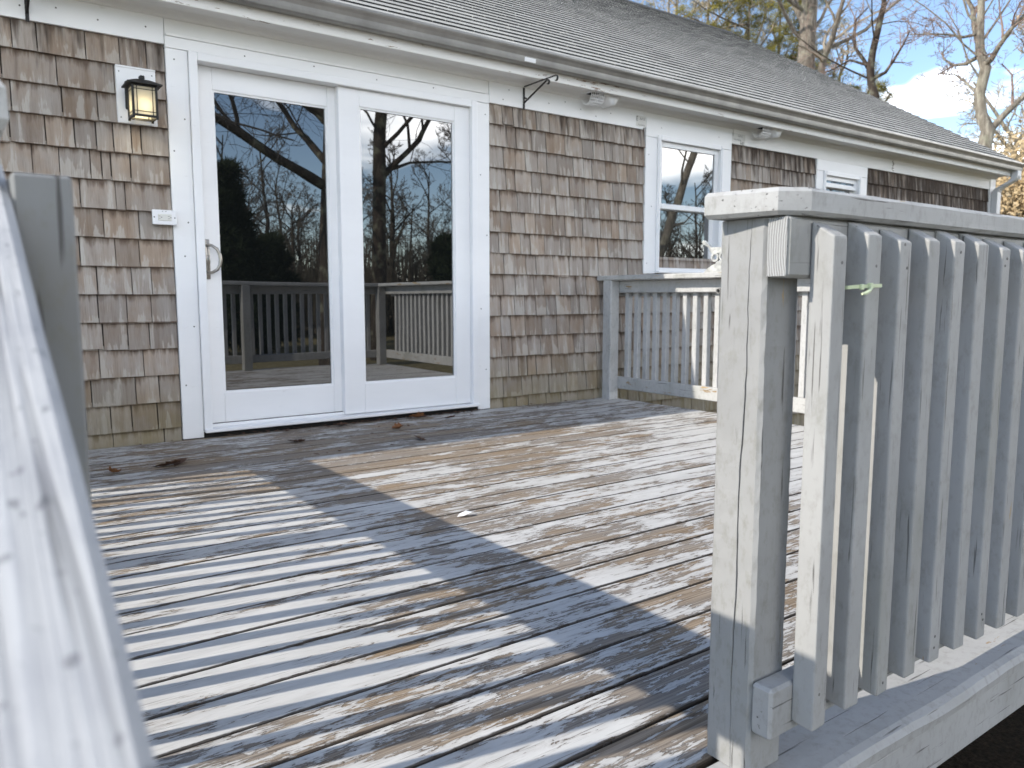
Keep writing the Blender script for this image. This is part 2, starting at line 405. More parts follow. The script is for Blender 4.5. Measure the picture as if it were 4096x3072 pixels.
# ------------------------------------------------------------------ ground
def ground_material():
    m = Mat('yard_ground'); p = m.pos(); xyz = sepxyz(m, p)
    n = m.noise(p, 0.5, 6, 0.65); f = m.noise(p, 9.0, 6, 0.7); ff = m.noise(p, 60.0, 4, 0.7)
    lawn = m.ramp(f, [(0.3, (0.10, 0.085, 0.045)), (0.55, (0.21, 0.175, 0.095)), (0.75, (0.30, 0.255, 0.15))])
    soil = m.ramp(ff, [(0.35, (0.008, 0.006, 0.004)), (0.6, (0.028, 0.02, 0.013)), (0.78, (0.06, 0.042, 0.027))])
    d = m.math('MAXIMUM', m.math('SUBTRACT', m.math('ABSOLUTE', m.math('SUBTRACT', xyz[0], 2.5)), 5.0), m.math('SUBTRACT', -5.9, xyz[1]))
    k = m.ramp(m.math('ADD', m.math('MULTIPLY', d, 0.4), m.math('SUBTRACT', n, 0.1)), [(0.35, 0.0), (0.75, 1.0)])
    return m.done(m.mix(k, soil, lawn), 0.95, m.bump(m.math('ADD', f, ff), 0.8, 0.03), spec=0.1)
GZ = -0.72
g = MB(); NG = 40
for i in range(NG + 1):
    for j in range(NG + 1):
        u = (i / NG * 2 - 1); w = (j / NG * 2 - 1)
        x = 400 * u * abs(u) ** 1.5; y = 400 * w * abs(w) ** 1.5
        rr = math.hypot(x, y); z = GZ + (0 if rr < 14 else 0.25 * math.sin(x * 0.11 + 1) * math.sin(y * 0.09) * min(1, (rr - 14) / 20))
        g.v.append((x, y, z))
for i in range(NG):
    for j in range(NG):
        a = i * (NG + 1) + j; g.f.append((a, a + NG + 1, a + NG + 2, a + 1))
tag(g.build('ground', ground_material(), smooth=True), None, None, kind='structure')

# ------------------------------------------------------------------ house
house = thing('shingled_house', 'grey cedar shingled house with white trim and asphalt roof', 'house', (0, 0, GZ))
def part(mb, name, mat, parent=house, smooth=False):
    o = mb.build(name, mat, parent, smooth)
    if parent is house: o.location = (0, 0, -GZ)
    return o
HX0, HX1 = -6.0, 9.55
SOF = 2.258; FASY = -0.195; FASB = 2.238
RIDY, RIDZ = 4.2, 5.085; EAVY, EAVZ = -0.285, 2.388; PITCH_R = (RIDZ - EAVZ) / (RIDY - EAVY)
openings = [(0.0, 1.83, -0.02, 2.075), (3.555, 4.362, 0.97, 2.066), (5.86, 6.52, 1.25, 2.0)]
w = MB(); x = HX0
for (a, b, z0, z1) in openings:
    w.box(x, a, 0.004, 0.16, GZ - 0.1, SOF + 0.12); w.box(a, b, 0.004, 0.16, z1, SOF + 0.12); w.box(a, b, 0.004, 0.16, GZ - 0.1, z0); x = b
w.box(x, HX1, 0.004, 0.16, GZ - 0.1, SOF + 0.12)
for X0, X1 in ((HX0, HX0 + 0.15), (HX1 - 0.15, HX1)):
    w.prism([(0.16, GZ - 0.1), (8.4, GZ - 0.1), (8.4, 2.4), (4.2, 4.93), (0.16, 2.4)], 0, X0, X1)
w.box(HX0, HX1, 8.25, 8.4, GZ - 0.1, 2.4)
part(w, 'wall', plain('wall_sheathing', (0.035, 0.027, 0.022), 0.9, 0, 0.3, 8))

# --- wall shingles, each its own wedge
EXPO = 0.1445; BUTT0 = 0.072
wedge = MB().hull8([(0, -0.004, 0), (0, -0.0025, 1), (0, 0.009, 0), (0, 0.002, 1), (0, 0, 0), (0, 0, 0), (0, 0, 0), (0, 0, 0)])
def wedge_pts(w_, h):
    return [(xx, yy, zz_) for xx in (0, w_) for yy, zz_ in ((-0.012, 0), (-0.0035, h), (0.003, 0), (0.003, h))]
wm = MB(); wm.hull8([(xx, yy, zz_) for xx in (0, 1) for (yy, zz_) in ((-0.019, 0), (-0.0035, 1), (0.0035, 0), (0.0035, 1))])
shingle_me = wm.mesh('shingle')
left_joints = {1: [-0.79, -0.689, -0.481, -0.329, -0.203], 2: [-0.84, -0.612, -0.36], 3: [-0.809, -0.598, -0.442, -0.25],
    4: [-0.824, -0.676, -0.553, -0.457, -0.378, -0.294, -0.247], 5: [-0.74, -0.626, -0.49, -0.439, -0.396, -0.305], 6: [-0.70, -0.543, -0.382, -0.337],
    7: [-0.60, -0.445, -0.278], 8: [-0.72, -0.56, -0.398, -0.284], 9: [-0.62, -0.49, -0.327, -0.231], 10: [-0.64, -0.493, -0.358, -0.24],
    11: [-0.60, -0.478, -0.361, -0.256], 12: [-0.65, -0.501, -0.292], 13: [-0.547, -0.337, -0.221], 14: [-0.58, -0.463, -0.363, -0.236], 15: [-0.60, -0.457, -0.207]}
def clear_spans(z0, z1):                               # wall spans left free by trim
    sp = [(HX0 + 0.1, -0.1145), (1.935, 3.4255), (4.4745, 5.742), (6.645, 9.42)]
    if z1 < 0.966: sp = [(HX0 + 0.1, -0.1145), (1.935, 5.742), (6.645, 9.42)]
    if z1 < 1.2: sp = [(HX0 + 0.1, -0.1145), (1.935, 9.42)]
    if z1 < -0.02: sp = [(HX0 + 0.1, 9.42)]
    return sp
pieces = []
for k in range(1, 21):
    zb = BUTT0 + EXPO * (14 - k)                        # butt of course k (k = 1 the top one)
    zt = zb + EXPO + 0.022
    if k == 1: zt = 2.098
    for (a, b) in clear_spans(zb, zb + EXPO):
        js = [a]
        if b < 0 and k in left_joints:
            x = left_joints[k][0]; pre = []
            while x > a + 0.1:
                x -= rng.uniform(0.10, 0.26); pre.append(x)
            js += [q for q in pre[::-1] if q > a + 0.03] + left_joints[k]
        else:
            x = a
            while True:
                x += rng.choice((rng.uniform(0.075, 0.12), rng.uniform(0.11, 0.175)))
                if x > b - 0.06: break
                js.append(x)
        js.append(b)
        for p, q in zip(js[:-1], js[1:]):
            gp = rng.uniform(0.0034, 0.0075); dz = rng.uniform(-0.0045, 0.0035) + (rng.choice((-0.008, 0.006)) if rng.random() < 0.06 else 0)
            pieces.append((p + gp / 2, q - gp / 2, zb + dz, zt, k))
def plate_cut(p): return p[0] > -0.36 and p[1] < -0.16 and 1.69 < p[2] and p[3] < 1.95
def score(p):
    cx_ = (p[0] + p[1]) / 2; cz_ = p[2] + 0.07
    rel = Vector((cx_, 0, cz_)) - CAM; dep = rel.dot(fw)
    if dep < 0.5: return 0
    uu = rel.dot(rt) / dep; vv = rel.dot(up) / dep
    if abs(uu) > 0.67 or abs(vv) > 0.51: return 0
    if p[3] < 0.05 and not (2.4 < cx_ < 4.5 and p[3] > -0.35): return 0
    if cx_ > 4.5 and cz_ < 1.7: return 0
    return (p[1] - p[0]) / dep / dep
pieces.sort(key=score, reverse=True)
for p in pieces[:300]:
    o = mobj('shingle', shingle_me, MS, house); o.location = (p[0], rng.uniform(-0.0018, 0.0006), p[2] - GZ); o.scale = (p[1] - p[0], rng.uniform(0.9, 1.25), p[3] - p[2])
    o.rotation_euler = (0, rng.uniform(-0.006, 0.006), 0)
rest = MB(); rv = []
for p in pieces[300:]:
    n0 = len(rest.v); rest.hull8([(xx, yy, zz_) for xx in (p[0], p[1]) for (yy, zz_) in ((-0.017, p[2]), (-0.0035, p[3]), (0.0035, p[2]), (0.0035, p[3]))])
    rv += [rng.random()] * (len(rest.v) - n0)
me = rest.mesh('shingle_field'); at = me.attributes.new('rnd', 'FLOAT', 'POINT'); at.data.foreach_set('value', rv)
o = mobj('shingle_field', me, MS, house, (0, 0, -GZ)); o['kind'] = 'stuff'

# --- trim boards
TY = -0.024
def bd(name, x0, x1, z0, z1, y0=TY, y1=0.002, mat=MW, c=0.002): return part(MB().cbox(x0, x1, y0, y1, z0, z1, c), name, mat)
bd('frieze_board', HX0, -0.114, 2.09, 2.25, -0.020)
bd('frieze_board', -0.111, 1.932, 2.136, 2.25, -0.017, mat=MWP)
bd('frieze_board', 1.935, 3.40, 2.084, 2.25, -0.020)
bd('frieze_board', 3.402, 4.50, 2.10, 2.25, -0.016, mat=MWP)
bd('frieze_board', 4.502, 9.42, 2.098, 2.25, -0.019, mat=MWP)
bd('door_casing', -0.1125, -0.002, 0.002, 2.073); bd('door_casing', 1.832, 1.9325, 0.002, 2.073)
bd('door_casing', -0.1125, 1.9325, 2.0755, 2.134)
bd('drip_cap', -0.108, 1.90, 2.1345, 2.146, -0.03, mat=MWP, c=0.0015)
bd('window_casing', 3.427, 3.556, 0.967, 2.036); bd('window_casing', 4.362, 4.472, 0.967, 2.036); bd('window_casing', 3.427, 4.472, 2.0385, 2.18)
bd('window_casing', 5.745, 5.861, 1.2, 1.99); bd('window_casing', 6.52, 6.64, 1.2, 1.99); bd('window_casing', 5.745, 6.64, 1.9925, 2.0965)
bd('corner_board', 9.422, 9.565, GZ, 2.25, -0.026, 0.10)
nl = MB()
for (xx, zz_) in [(-0.085, 0.3), (-0.03, 0.62), (-0.06, 1.0), (-0.035, 1.18), (-0.09, 1.55), (-0.03, 1.72), (-0.07, 2.02), (1.90, 0.28), (1.86, 0.7), (1.91, 1.2), (1.86, 1.6), (1.90, 2.0),
                  (0.3, 2.10), (0.7, 2.112), (1.1, 2.10), (1.5, 2.112), (3.46, 1.05), (3.5, 1.5), (3.46, 1.9), (3.6, 2.12), (4.3, 2.13)]:
    nl.disc((xx, TY - 0.0006, zz_), 1, 0.0042, 8)
for (xx, zz_) in [(-0.75, 2.15), (-0.60, 2.17), (-0.42, 2.15), (-0.2, 2.16), (2.05, 2.12), (2.1, 2.19), (2.45, 2.15), (2.6, 2.18), (2.75, 2.15), (3.05, 2.16), (2.9, 2.12)]:
    nl.disc((xx, -0.0206, zz_), 1, 0.0042, 8)
part(nl, 'nail_heads', MNAIL)['kind'] = 'stuff'

# crown moulding, soffit, fascia, gutter
cr_ = [(-0.0195, 2.222), (-0.030, 2.224), (-0.034, 2.232), (-0.047, 2.238), (-0.055, 2.250), (-0.066, 2.2575), (-0.0195, 2.2575)]
part(MB().prism(cr_, 0, HX0, 1.975), 'crown_moulding', MWP); part(MB().prism(cr_, 0, 1.978, 9.56), 'crown_moulding', MWP)
part(MB().cbox(HX0, 9.60, FASY, 0.01, SOF, SOF + 0.018, 0.002), 'soffit', MWP)
part(MB().cbox(HX0 - 0.05, 9.60, FASY - 0.022, FASY - 0.001, FASB, 2.40, 0.003), 'fascia_board', MWPEEL)
GY0 = FASY - 0.0235; GYF = -0.318
prof = [(GY0, 2.393), (GY0, 2.3015), (GY0 - 0.004, 2.297), (-0.262, 2.293), (-0.276, 2.2945), (-0.2865, 2.302), (-0.290, 2.318), (-0.293, 2.338), (-0.303, 2.357), (-0.314, 2.369), (GYF, 2.378),
        (GYF, 2.391), (-0.310, 2.3935), (-0.3085, 2.388), (-0.3145, 2.387), (-0.3145, 2.379), (-0.3115, 2.371), (-0.300, 2.3585), (-0.290, 2.339), (-0.2865, 2.318), (-0.283, 2.304), (-0.275, 2.2975), (-0.262, 2.296), (GY0 - 0.006, 2.300), (GY0 - 0.003, 2.304), (GY0 - 0.003, 2.393)]
gut = part(MB().prism(prof, 0, HX0 - 0.06, 9.63), 'gutter', MALU)
MB().prism([(GY0, 2.393), (GY0, 2.297), (-0.276, 2.294), (-0.292, 2.32), (-0.303, 2.357), (GYF, 2.378), (GYF, 2.391)], 0, 9.6305, 9.634).build('end_cap', MALU, gut)
MB().hull8([(xx, yy, zz_) for xx in (2.03, 2.12) for (yy, zz_) in ((-0.2915, 2.306), (-0.2945, 2.332), (-0.2885, 2.306), (-0.2915, 2.332))]).build('sealant_patch', MW, gut)
dp = MB()
def rect_sweep(mb, pts, wx, wy):
    b = len(mb.v); m_ = len(pts)
    for p in pts:
        for sx, sy in ((-1, -1), (1, -1), (1, 1), (-1, 1)): mb.v.append((p[0] + sx * wx / 2, p[1] + sy * wy / 2, p[2]))
    for i in range(m_ - 1):
        for k in range(4):
            k2 = (k + 1) % 4; mb.f.append((b + i * 4 + k, b + i * 4 + k2, b + (i + 1) * 4 + k2, b + (i + 1) * 4 + k)[::-1])
    mb.f.append(tuple(b + k for k in range(4))); mb.f.append(tuple(b + (m_ - 1) * 4 + k for k in range(4))[::-1])
rect_sweep(dp, [(9.535, -0.262, 2.30), (9.535, -0.262, 2.245), (9.533, -0.255, 2.215), (9.528, -0.232, 2.185), (9.50, -0.12, 2.115), (9.495, -0.085, 2.09), (9.493, -0.069, 2.06), (9.493, -0.069, 1.4), (9.493, -0.069, GZ + 0.15)], 0.095, 0.07)
part(dp, 'downspout', white_material('painted_downspout', (0.60, 0.60, 0.60)))

# roof deck and asphalt tabs
slope_len = math.hypot(RIDY - EAVY, RIDZ - EAVZ); su = Vector((0, (RIDY - EAVY) / slope_len, (RIDZ - EAVZ) / slope_len)); sn = Vector((0, -su.z, su.y))
E0 = Vector((0, EAVY, EAVZ)); RX0, RX1 = HX0 - 0.1, 9.64
rf = MB()
def rp(x, s_, n_): q = E0 + su * s_ + sn * n_; return (x, q.y, q.z)
rf.hull8([rp(xx, ss, nn) for xx in (RX0, RX1) for ss in (0.0, slope_len) for nn in (-0.03, -0.002)])
q0 = rp(0, slope_len, -0.002)
rf.hull8([(xx, yy, zz_) for xx in (RX0, RX1) for (yy, zz_) in ((4.215, RIDZ - 0.0), (4.215, RIDZ - 0.03), (8.75, 2.38), (8.75, 2.35))])
roof = part(rf, 'roof', MROOF)
MRIDGE = plain('ridge_asphalt', (0.045, 0.045, 0.043), 0.95, 0, 0.3, 30)
for yy0, zz0, yy1, zz1 in ((EAVY, EAVZ, RIDY, RIDZ), (8.75, 2.38, 4.21, RIDZ)):
    MB().hull8([(xx, *q) for xx in (RX1 - 0.05, RX1 - 0.02) for q in ((yy0, zz0 - 0.19), (yy0, zz0 - 0.034), (yy1, zz1 - 0.19), (yy1, zz1 - 0.034))]).build('rake_board', MWP, roof)
MB().hull8([(xx, *q) for xx in (RX0, RX1) for q in ((4.05, RIDZ - 0.075), (4.2, RIDZ + 0.024), (4.36, RIDZ - 0.075), (4.22, RIDZ + 0.024))]).build('ridge_cap', MRIDGE, roof)
TAB = 0.305; EX = 0.127; tabs = []
ncs = int(slope_len / EX) + 1
for k in range(ncs):
    xoff = (k % 2) * TAB / 2 + rng.uniform(-0.01, 0.01) + (k % 5) * 0.021; x = RX0 + xoff - TAB
    while x < RX1:
        a = max(RX0, x + 0.003); b = min(RX1 + 0.004, x + TAB - 0.003); x += TAB
        if b - a < 0.03: continue
        tabs.append((a, b, k * EX - 0.012 + rng.uniform(-0.0012, 0.0012), min(slope_len, (k + 1) * EX + 0.03), rng.uniform(0.0125, 0.0142)))
def tscore(t):
    c = Vector(rp((t[0] + t[1]) / 2, t[2], 0)) - CAM; dep = c.dot(fw)
    if dep < 0.5: return 0
    uu = c.dot(rt) / dep; vv = c.dot(up) / dep
    return 0 if abs(uu) > 0.66 or abs(vv) > 0.495 else (t[1] - t[0]) / dep ** 3
tabs.sort(key=tscore, reverse=True)
def tab_pts(a, b, s0, s1, th): return [rp(xx, ss, nn) for xx in (a, b) for (ss, nn) in ((s0, -0.001), (s0, th), (s1, -0.001), (s1, 0.001))]
MEDGE = plain('asphalt_edge', (0.02, 0.02, 0.019), 0.95, 0, 0.3, 30)
def edge_slot(me):                                     # the bare asphalt of each butt edge
    me.materials.append(MROOF); me.materials.append(MEDGE)
    for i, p in enumerate(me.polygons):
        if i % 6 == 2: p.material_index = 1
    return me
unit_tab = MB().hull8([(xx, yy, zz_) for xx in (0, 1) for (yy, zz_) in ((0, -0.1), (0, 1), (1, -0.1), (1, 0.1))]).mesh('roof_shingle')
edge_slot(unit_tab)
ang = math.atan2(su.z, su.y)
for t in tabs[:300]:
    o = mobj('roof_shingle', unit_tab, MROOF, roof); q = rp(t[0], t[2], 0); o.location = q
    o.rotation_euler = (ang, 0, 0); o.scale = (t[1] - t[0], t[3] - t[2], t[4])
rest = MB(); rv = []
for t in tabs[300:]:
    rest.hull8(tab_pts(*t)); rv += [rng.random()] * 8
me = edge_slot(rest.mesh('roof_shingle_field')); at = me.attributes.new('rnd', 'FLOAT', 'POINT'); at.data.foreach_set('value', rv)
mobj('roof_shingle_field', me, MROOF, roof)['kind'] = 'stuff'

# --- sliding door
dr = MB()
dr.cbox(0, 0.045, -0.036, 0.11, 0.034, 2.0735, 0.003); dr.cbox(1.785, 1.83, -0.036, 0.11, 0.034, 2.0735, 0.003); dr.cbox(0.0455, 1.7845, -0.036, 0.11, 2.032, 2.0735, 0.003)
door = part(dr, 'sliding_door', MV)
sl = MB(); sl.cbox(0.0, 1.83, -0.060, 0.11, 0.030, 0.048, 0.003); sl.cbox(0.046, 1.784, 0.018, 0.028, 0.048, 0.066, 0.002); sl.build('door_sill', MV, door)
MB().box(-0.001, 1.831, -0.018, 0.11, -0.02, 0.0295).build('sill_void', MDARK, door)
def leafd(x0, x1, gx0, gx1, y0, y1, z0, z1, gz0, gz1):
    d = MB(); d.cbox(x0, gx0, y0, y1, z0, z1, 0.003); d.cbox(gx1, x1, y0, y1, z0, z1, 0.003)
    d.cbox(gx0 + 0.0005, gx1 - 0.0005, y0 + 0.0012, y1, z0, gz0, 0.002); d.cbox(gx0 + 0.0005, gx1 - 0.0005, y0 + 0.0012, y1, gz1, z1, 0.002)
    b = 0.011
    for q in ((gx0, gx0 + b, gz0, gz1), (gx1 - b, gx1, gz0, gz1), (gx0 + b, gx1 - b, gz0, gz0 + b), (gx0 + b, gx1 - b, gz1 - b, gz1)):
        d.box(q[0], q[1], y0 + 0.008, y1 - 0.005, q[2], q[3])
    d.build('door_panel', MV, door)
    MB().box(gx0 + b - 0.002, gx1 - b + 0.002, y0 + 0.018, y0 + 0.024, gz0 + b - 0.002, gz1 - b + 0.002).build('glass_pane', MGLASS, door)
leafd(0.0455, 0.853, 0.137, 0.803, 0.042, 0.084, 0.067, 2.031, 0.236, 1.912)
leafd(0.853, 1.7845, 0.990, 1.668, -0.004, 0.040, 0.052, 2.031, 0.238, 1.930)
MB().cbox(0.851, 0.8525, 0.0, 0.05, 0.07, 2.03, 0.0003).build('interlock', MV, door)
hd = MB(); hd.cbox(0.048, 0.074, 0.042, 0.0495, 0.88, 1.10, 0.003)
hd.cbox(0.049, 0.073, 0.036, 0.0425, 0.962, 1.012, 0.002)
hp = [(0.060, 0.045, 1.066), (0.062, 0.020, 1.066), (0.075, 0.004, 1.064), (0.100, -0.006, 1.045), (0.113, -0.010, 1.015), (0.116, -0.010, 0.985), (0.112, -0.010, 0.958), (0.098, -0.006, 0.932), (0.074, 0.004, 0.917), (0.062, 0.020, 0.914), (0.060, 0.045, 0.914)]
hd.tube(hp, [0.009, 0.0085, 0.008, 0.0085, 0.009, 0.0095, 0.009, 0.0085, 0.008, 0.0085, 0.009], 10)
hnd = hd.build('door_handle', MNICK, door, True); hnd.location = (0.012, -0.008, 0)
kl = MB(); kl.tube([(0.061, 0.044, 0.993), (0.061, 0.0345, 0.993)], 0.0075, 12); kl.build('lock_cylinder', plain('lock_steel', (0.55, 0.55, 0.53), 0.3, 0.8), door).location = (0.012, -0.008, 0)
MB().box(0.0597, 0.0623, 0.0342, 0.0346, 0.989, 0.998).build('keyhole', MDARK, door).location = (0.012, -0.008, 0)

# --- windows
def double_hung(x0, x1, z0, z1, zm):
    f = MB()
    for q in ((x0, x0 + 0.038, z0, z1), (x1 - 0.038, x1, z0, z1), (x0 + 0.0385, x1 - 0.0385, z1 - 0.04, z1), (x0 + 0.0385, x1 - 0.0385, z0, z0 + 0.045)):
        f.cbox(q[0], q[1], -0.034, 0.09, q[2], q[3], 0.003)
    for q in ((x0 + 0.012, x0 + 0.026, z0 + 0.02, z1 - 0.02), (x1 - 0.026, x1 - 0.012, z0 + 0.02, z1 - 0.02)): f.cbox(q[0], q[1], -0.039, -0.033, q[2], q[3], 0.002)
    wo = part(f, 'window', MV)
    a0, a1 = x0 + 0.0385, x1 - 0.0385
    for (lo, hi, y) in ((zm - 0.012, z1 - 0.041, -0.004), (z0 + 0.046, zm + 0.026, 0.035)):
        s_ = MB(); t = 0.042
        s_.cbox(a0, a0 + t, y, y + 0.034, lo, hi, 0.003); s_.cbox(a1 - t, a1, y, y + 0.034, lo, hi, 0.003)
        s_.cbox(a0 + t + .0005, a1 - t - .0005, y, y + 0.034, lo, lo + t, 0.003); s_.cbox(a0 + t + .0005, a1 - t - .0005, y, y + 0.034, hi - t, hi, 0.003)
        s_.build('sash', MV, wo)
        MB().box(a0 + t - .003, a1 - t + .003, y + 0.013, y + 0.018, lo + t - .003, hi - t + .003).build('glass_pane', MGLASS, wo)
    return wo
w1 = double_hung(3.557, 4.361, 0.972, 2.064, 1.505)
MB().cbox(3.557, 4.361, -0.062, -0.035, 0.972, 0.990, 0.004).build('sill', MV, w1)
double_hung(5.862, 6.519, 1.252, 1.999, 1.865)

# flashing tape scraps with print
MTAPE = plain('pale_flashing_tape', (0.66, 0.65, 0.62), 0.4, 0, 0.08, 14)
MINK = plain('black_ink', (0.02, 0.02, 0.02), 0.6)
def text_mesh(txt, size):
    c = bpy.data.curves.new('t', 'FONT'); c.body = txt; c.size = size; c.align_x = 'CENTER'; c.align_y = 'CENTER'
    to = bpy.data.objects.new('t', c); col.objects.link(to)
    dg = bpy.context.evaluated_depsgraph_get(); me = bpy.data.meshes.new_from_object(to.evaluated_get(dg))
    bpy.data.objects.remove(to, do_unlink=True); return me
def lettering(parent, txt, size, x, z, y):
    me = text_mesh(txt, size); o = mobj('lettering', me, MINK, parent, (x, y, z)); o.rotation_euler = (R(90), R(180), 0)   # printed the other way up
for (x0, x1, z0, z1, items) in ((3.318, 3.4255, 2.102, 2.184, (('3', 0.05, 3.328, 2.163), ('2"x75\'', 0.024, 3.385, 2.163), ('Flashing Tape', 0.014, 3.375, 2.114))),
                                (4.474, 4.655, 2.100, 2.190, (('3', 0.03, 4.49, 2.175), ('2"x75\'', 0.026, 4.585, 2.174), ('Flashing Tape', 0.018, 4.55, 2.137), ('3M', 0.04, 4.615, 2.116)))):
    tp = MB(); yb = -0.0212 if x1 < 4 else -0.0200
    zs = [z0 + rng.uniform(-0.004, 0.004) for _ in range(5)]; xs = [x0 + (x1 - x0) * i / 4 for i in range(5)]
    for i in range(4):
        b = len(tp.v); tp.v += [(xs[i], yb, zs[i]), (xs[i + 1], yb, zs[i + 1]), (xs[i + 1], yb, z1), (xs[i], yb, z1)]; tp.f.append((b, b + 1, b + 2, b + 3))
    t_ = part(tp, 'flashing_tape', MTAPE)
    for (s_, sz, tx, tz) in items: lettering(t_, s_, sz, tx, tz, yb - 0.0006)
rot_ = MB()
for i in range(9): rot_.box(7.12 + rng.uniform(-.012, .012), 7.135 + rng.uniform(-.008, .02), -0.0198, -0.0188, 2.11 + i * 0.013, 2.118 + i * 0.013)
part(rot_, 'rot_stain', plain('rotted_wood', (0.10, 0.07, 0.045), 0.9))

# ------------------------------------------------------------------ deck
deck = thing('wooden_deck', 'weathered grey wooden deck with peeling paint', 'deck', (0, 0, GZ))
BW = 0.1345; BP = 0.1412; DX0, DX1 = -1.272, 3.062
board_me = MB().cbox(DX0, DX1, -BW / 2, BW / 2, -0.034, 0, 0.003).mesh('deck_board')
for i in range(26):
    o = mobj('deck_board', board_me, MD, deck, (rng.uniform(-0.004, 0.004), -0.03 - BP * i - BW / 2, -GZ + rng.uniform(-0.0015, 0.0)))
    o.rotation_euler = (rng.uniform(-0.006, 0.006), 0, rng.uniform(-0.0006, 0.0006))
gd = MB().box(DX0 + 0.02, DX1 - 0.045, -3.79, -0.012, -0.030, -0.015).build('gap_dark_sheet', plain('dark_gap_debris', (0.022, 0.016, 0.011), 0.95, 0, 0.4, 30), deck); gd.location = (0, 0, -GZ)  # deck-wide sheet of gap debris, added so the shaded gaps read dark
def dpart(mb, name, mat): o = mb.build(name, mat, deck); o.location = (0, 0, -GZ); return o
# outermost board and fascia, with a worn wavy arris
def nosing(x0, x1, seed):
    rr = random.Random(seed); mb = MB(); n = 110; rings = []
    for i in range(n + 1):
        x = x0 + (x1 - x0) * i / n
        j = lambda s_: rr.uniform(-s_, s_)
        wob = 0.002 * math.sin(x * 5.1 + seed) + 0.002 * math.sin(x * 11.7)
        yo = -3.843 + wob * 0.5
        rings.append([(x, -3.7055, -0.036), (x, -3.7055, -0.005), (x, -3.710, 0.0), (x, -3.79, 0.0005 + j(.0004)), (x, yo + 0.020, -0.001 + wob * 0.2 + j(.0008)), (x, yo + 0.007, -0.006 + wob * 0.5 + j(.001)), (x, yo, -0.018 + wob + j(.001)), (x, yo + 0.002, -0.036)])
    m_ = len(rings[0])
    for r_ in rings: mb.v += r_
    for i in range(n):
        for k in range(m_):
            k2 = (k + 1) % m_; mb.f.append((i * m_ + k, i * m_ + k2, (i + 1) * m_ + k2, (i + 1) * m_ + k))
    mb.f.append(tuple(range(m_))[::-1]); mb.f.append(tuple(n * m_ + k for k in range(m_)))
    return mb
dpart(nosing(DX0, 3.07, 2), 'nosing_board', MRX_WORN)
dpart(MB().cbox(DX0, 3.066, -3.838, -3.80, -0.138, -0.0365, 0.004), 'fascia_board', MRX_WORN)
dpart(MB().cbox(3.024, 3.062, -3.795, -0.01, -0.22, -0.036, 0.003), 'rim_joist', MR[1])
dpart(MB().cbox(-1.268, -1.23, -3.795, -0.01, -0.22, -0.036, 0.003), 'rim_joist', MR[1])
for i in range(9): dpart(MB().box(-0.80 + i * 0.46, -0.762 + i * 0.46, -3.72, -0.02, -0.22, -0.0365), 'joist', MDARK)
for (xx, yy) in ((-1.2, -3.7), (1.6, -3.3), (2.95, -3.7), (2.95, -1.8), (-1.2, -1.8)):
    dpart(MB().cbox(xx - 0.045, xx + 0.045, yy - 0.045, yy + 0.045, GZ - 0.05, -0.225, 0.004), 'support_post', MR[2])

# ------------------------------------------------------------------ railings
CB, CT = 0.904, 0.944; TR0, TR1 = 0.812, 0.9035; BR0, BR1 = 0.080, 0.166
def cracked_post(x0, x1, y0, y1, z0, z1, seed, face='-x', depth=0.016):
    rr = random.Random(seed); mb = MB(); n = 46; c = 0.006; w_ = 0.5 + rr.uniform(-.04, .04); rings = []
    cy = y0 + (y1 - y0) * 0.36
    for i in range(n + 1):
        t = i / n; z = z0 + (z1 - z0) * t
        w_ = 0.005 * math.sin(t * 3.4 + 1.0) + 0.0014 * math.sin(t * 17 + seed) + rr.uniform(-.0008, .0008)
        g_ = 0.0004 + 0.0014 * max(0, math.sin(math.pi * min(1, t * 1.02))) * (0.6 + 0.5 * math.sin(t * 9 + 2) ** 2)
        j = lambda s_=0.0007: rr.uniform(-s_, s_)
        y = cy + w_
        rings.append([(x0 + j(), y1 - c, z), (x0 + j(), (y + y1) / 2, z), (x0 + j(.0004), y + g_, z), (x0 + depth, y, z), (x0 + j(.0004), y - g_, z), (x0 + j(), y0 + c, z),
                      (x0 + c + j(.0012), y0 + j(), z), (x1 - c, y0 + j(), z), (x1 + j(), y0 + c, z), (x1 + j(), y1 - c, z), (x1 - c, y1 + j(), z), (x0 + c, y1 + j(), z)])
    m_ = 12
    for r_ in rings: mb.v += r_
    for i in range(n):
        for k in range(m_):
            k2 = (k + 1) % m_; mb.f.append((i * m_ + k, i * m_ + k2, (i + 1) * m_ + k2, (i + 1) * m_ + k))
    mb.f.append(tuple(range(m_))[::-1]); mb.f.append(tuple(n * m_ + k for k in range(m_)))
    return mb
def cap_outline(pts, z0, z1, seed, c=0.006, along=0):
    """flat cap board with worn, slightly wavy arrises"""
    rr = random.Random(seed); P = []
    m_ = len(pts)
    for i in range(m_):
        a = Vector(pts[i]); b = Vector(pts[(i + 1) % m_]); L = (b - a).length; k = max(1, int(L / 0.06))
        for j in range(k): P.append(a + (b - a) * j / k)
    ctr = sum(P, Vector((0, 0))) / len(P); n = len(P); mb = MB(); ring = []
    nor = []
    for i in range(n):
        t = (P[(i + 1) % n] - P[i - 1]).normalized(); nn = Vector((t.y, -t.x))
        nor.append(nn)
    for (ins, zf) in ((c, 0), (0, c), (0, z1 - z0 - c), (c, z1 - z0)):
        for i in range(n):
            q = P[i] - nor[i] * ins; e = rr.uniform(-.0009, .0009) if ins == 0 else rr.uniform(-.0016, .0016)
            q = q + nor[i] * e; mb.v.append((q.x, q.y, z0 + zf + (rr.uniform(-.0008, .0008) if zf > c else 0)))
    for l in range(3):
        for i in range(n):
            j = (i + 1) % n; mb.f.append((l * n + i, l * n + j, (l + 1) * n + j, (l + 1) * n + i))
    mb.f.append(tuple(range(n))[::-1]); mb.f.append(tuple(3 * n + i for i in range(n)))
    return mb
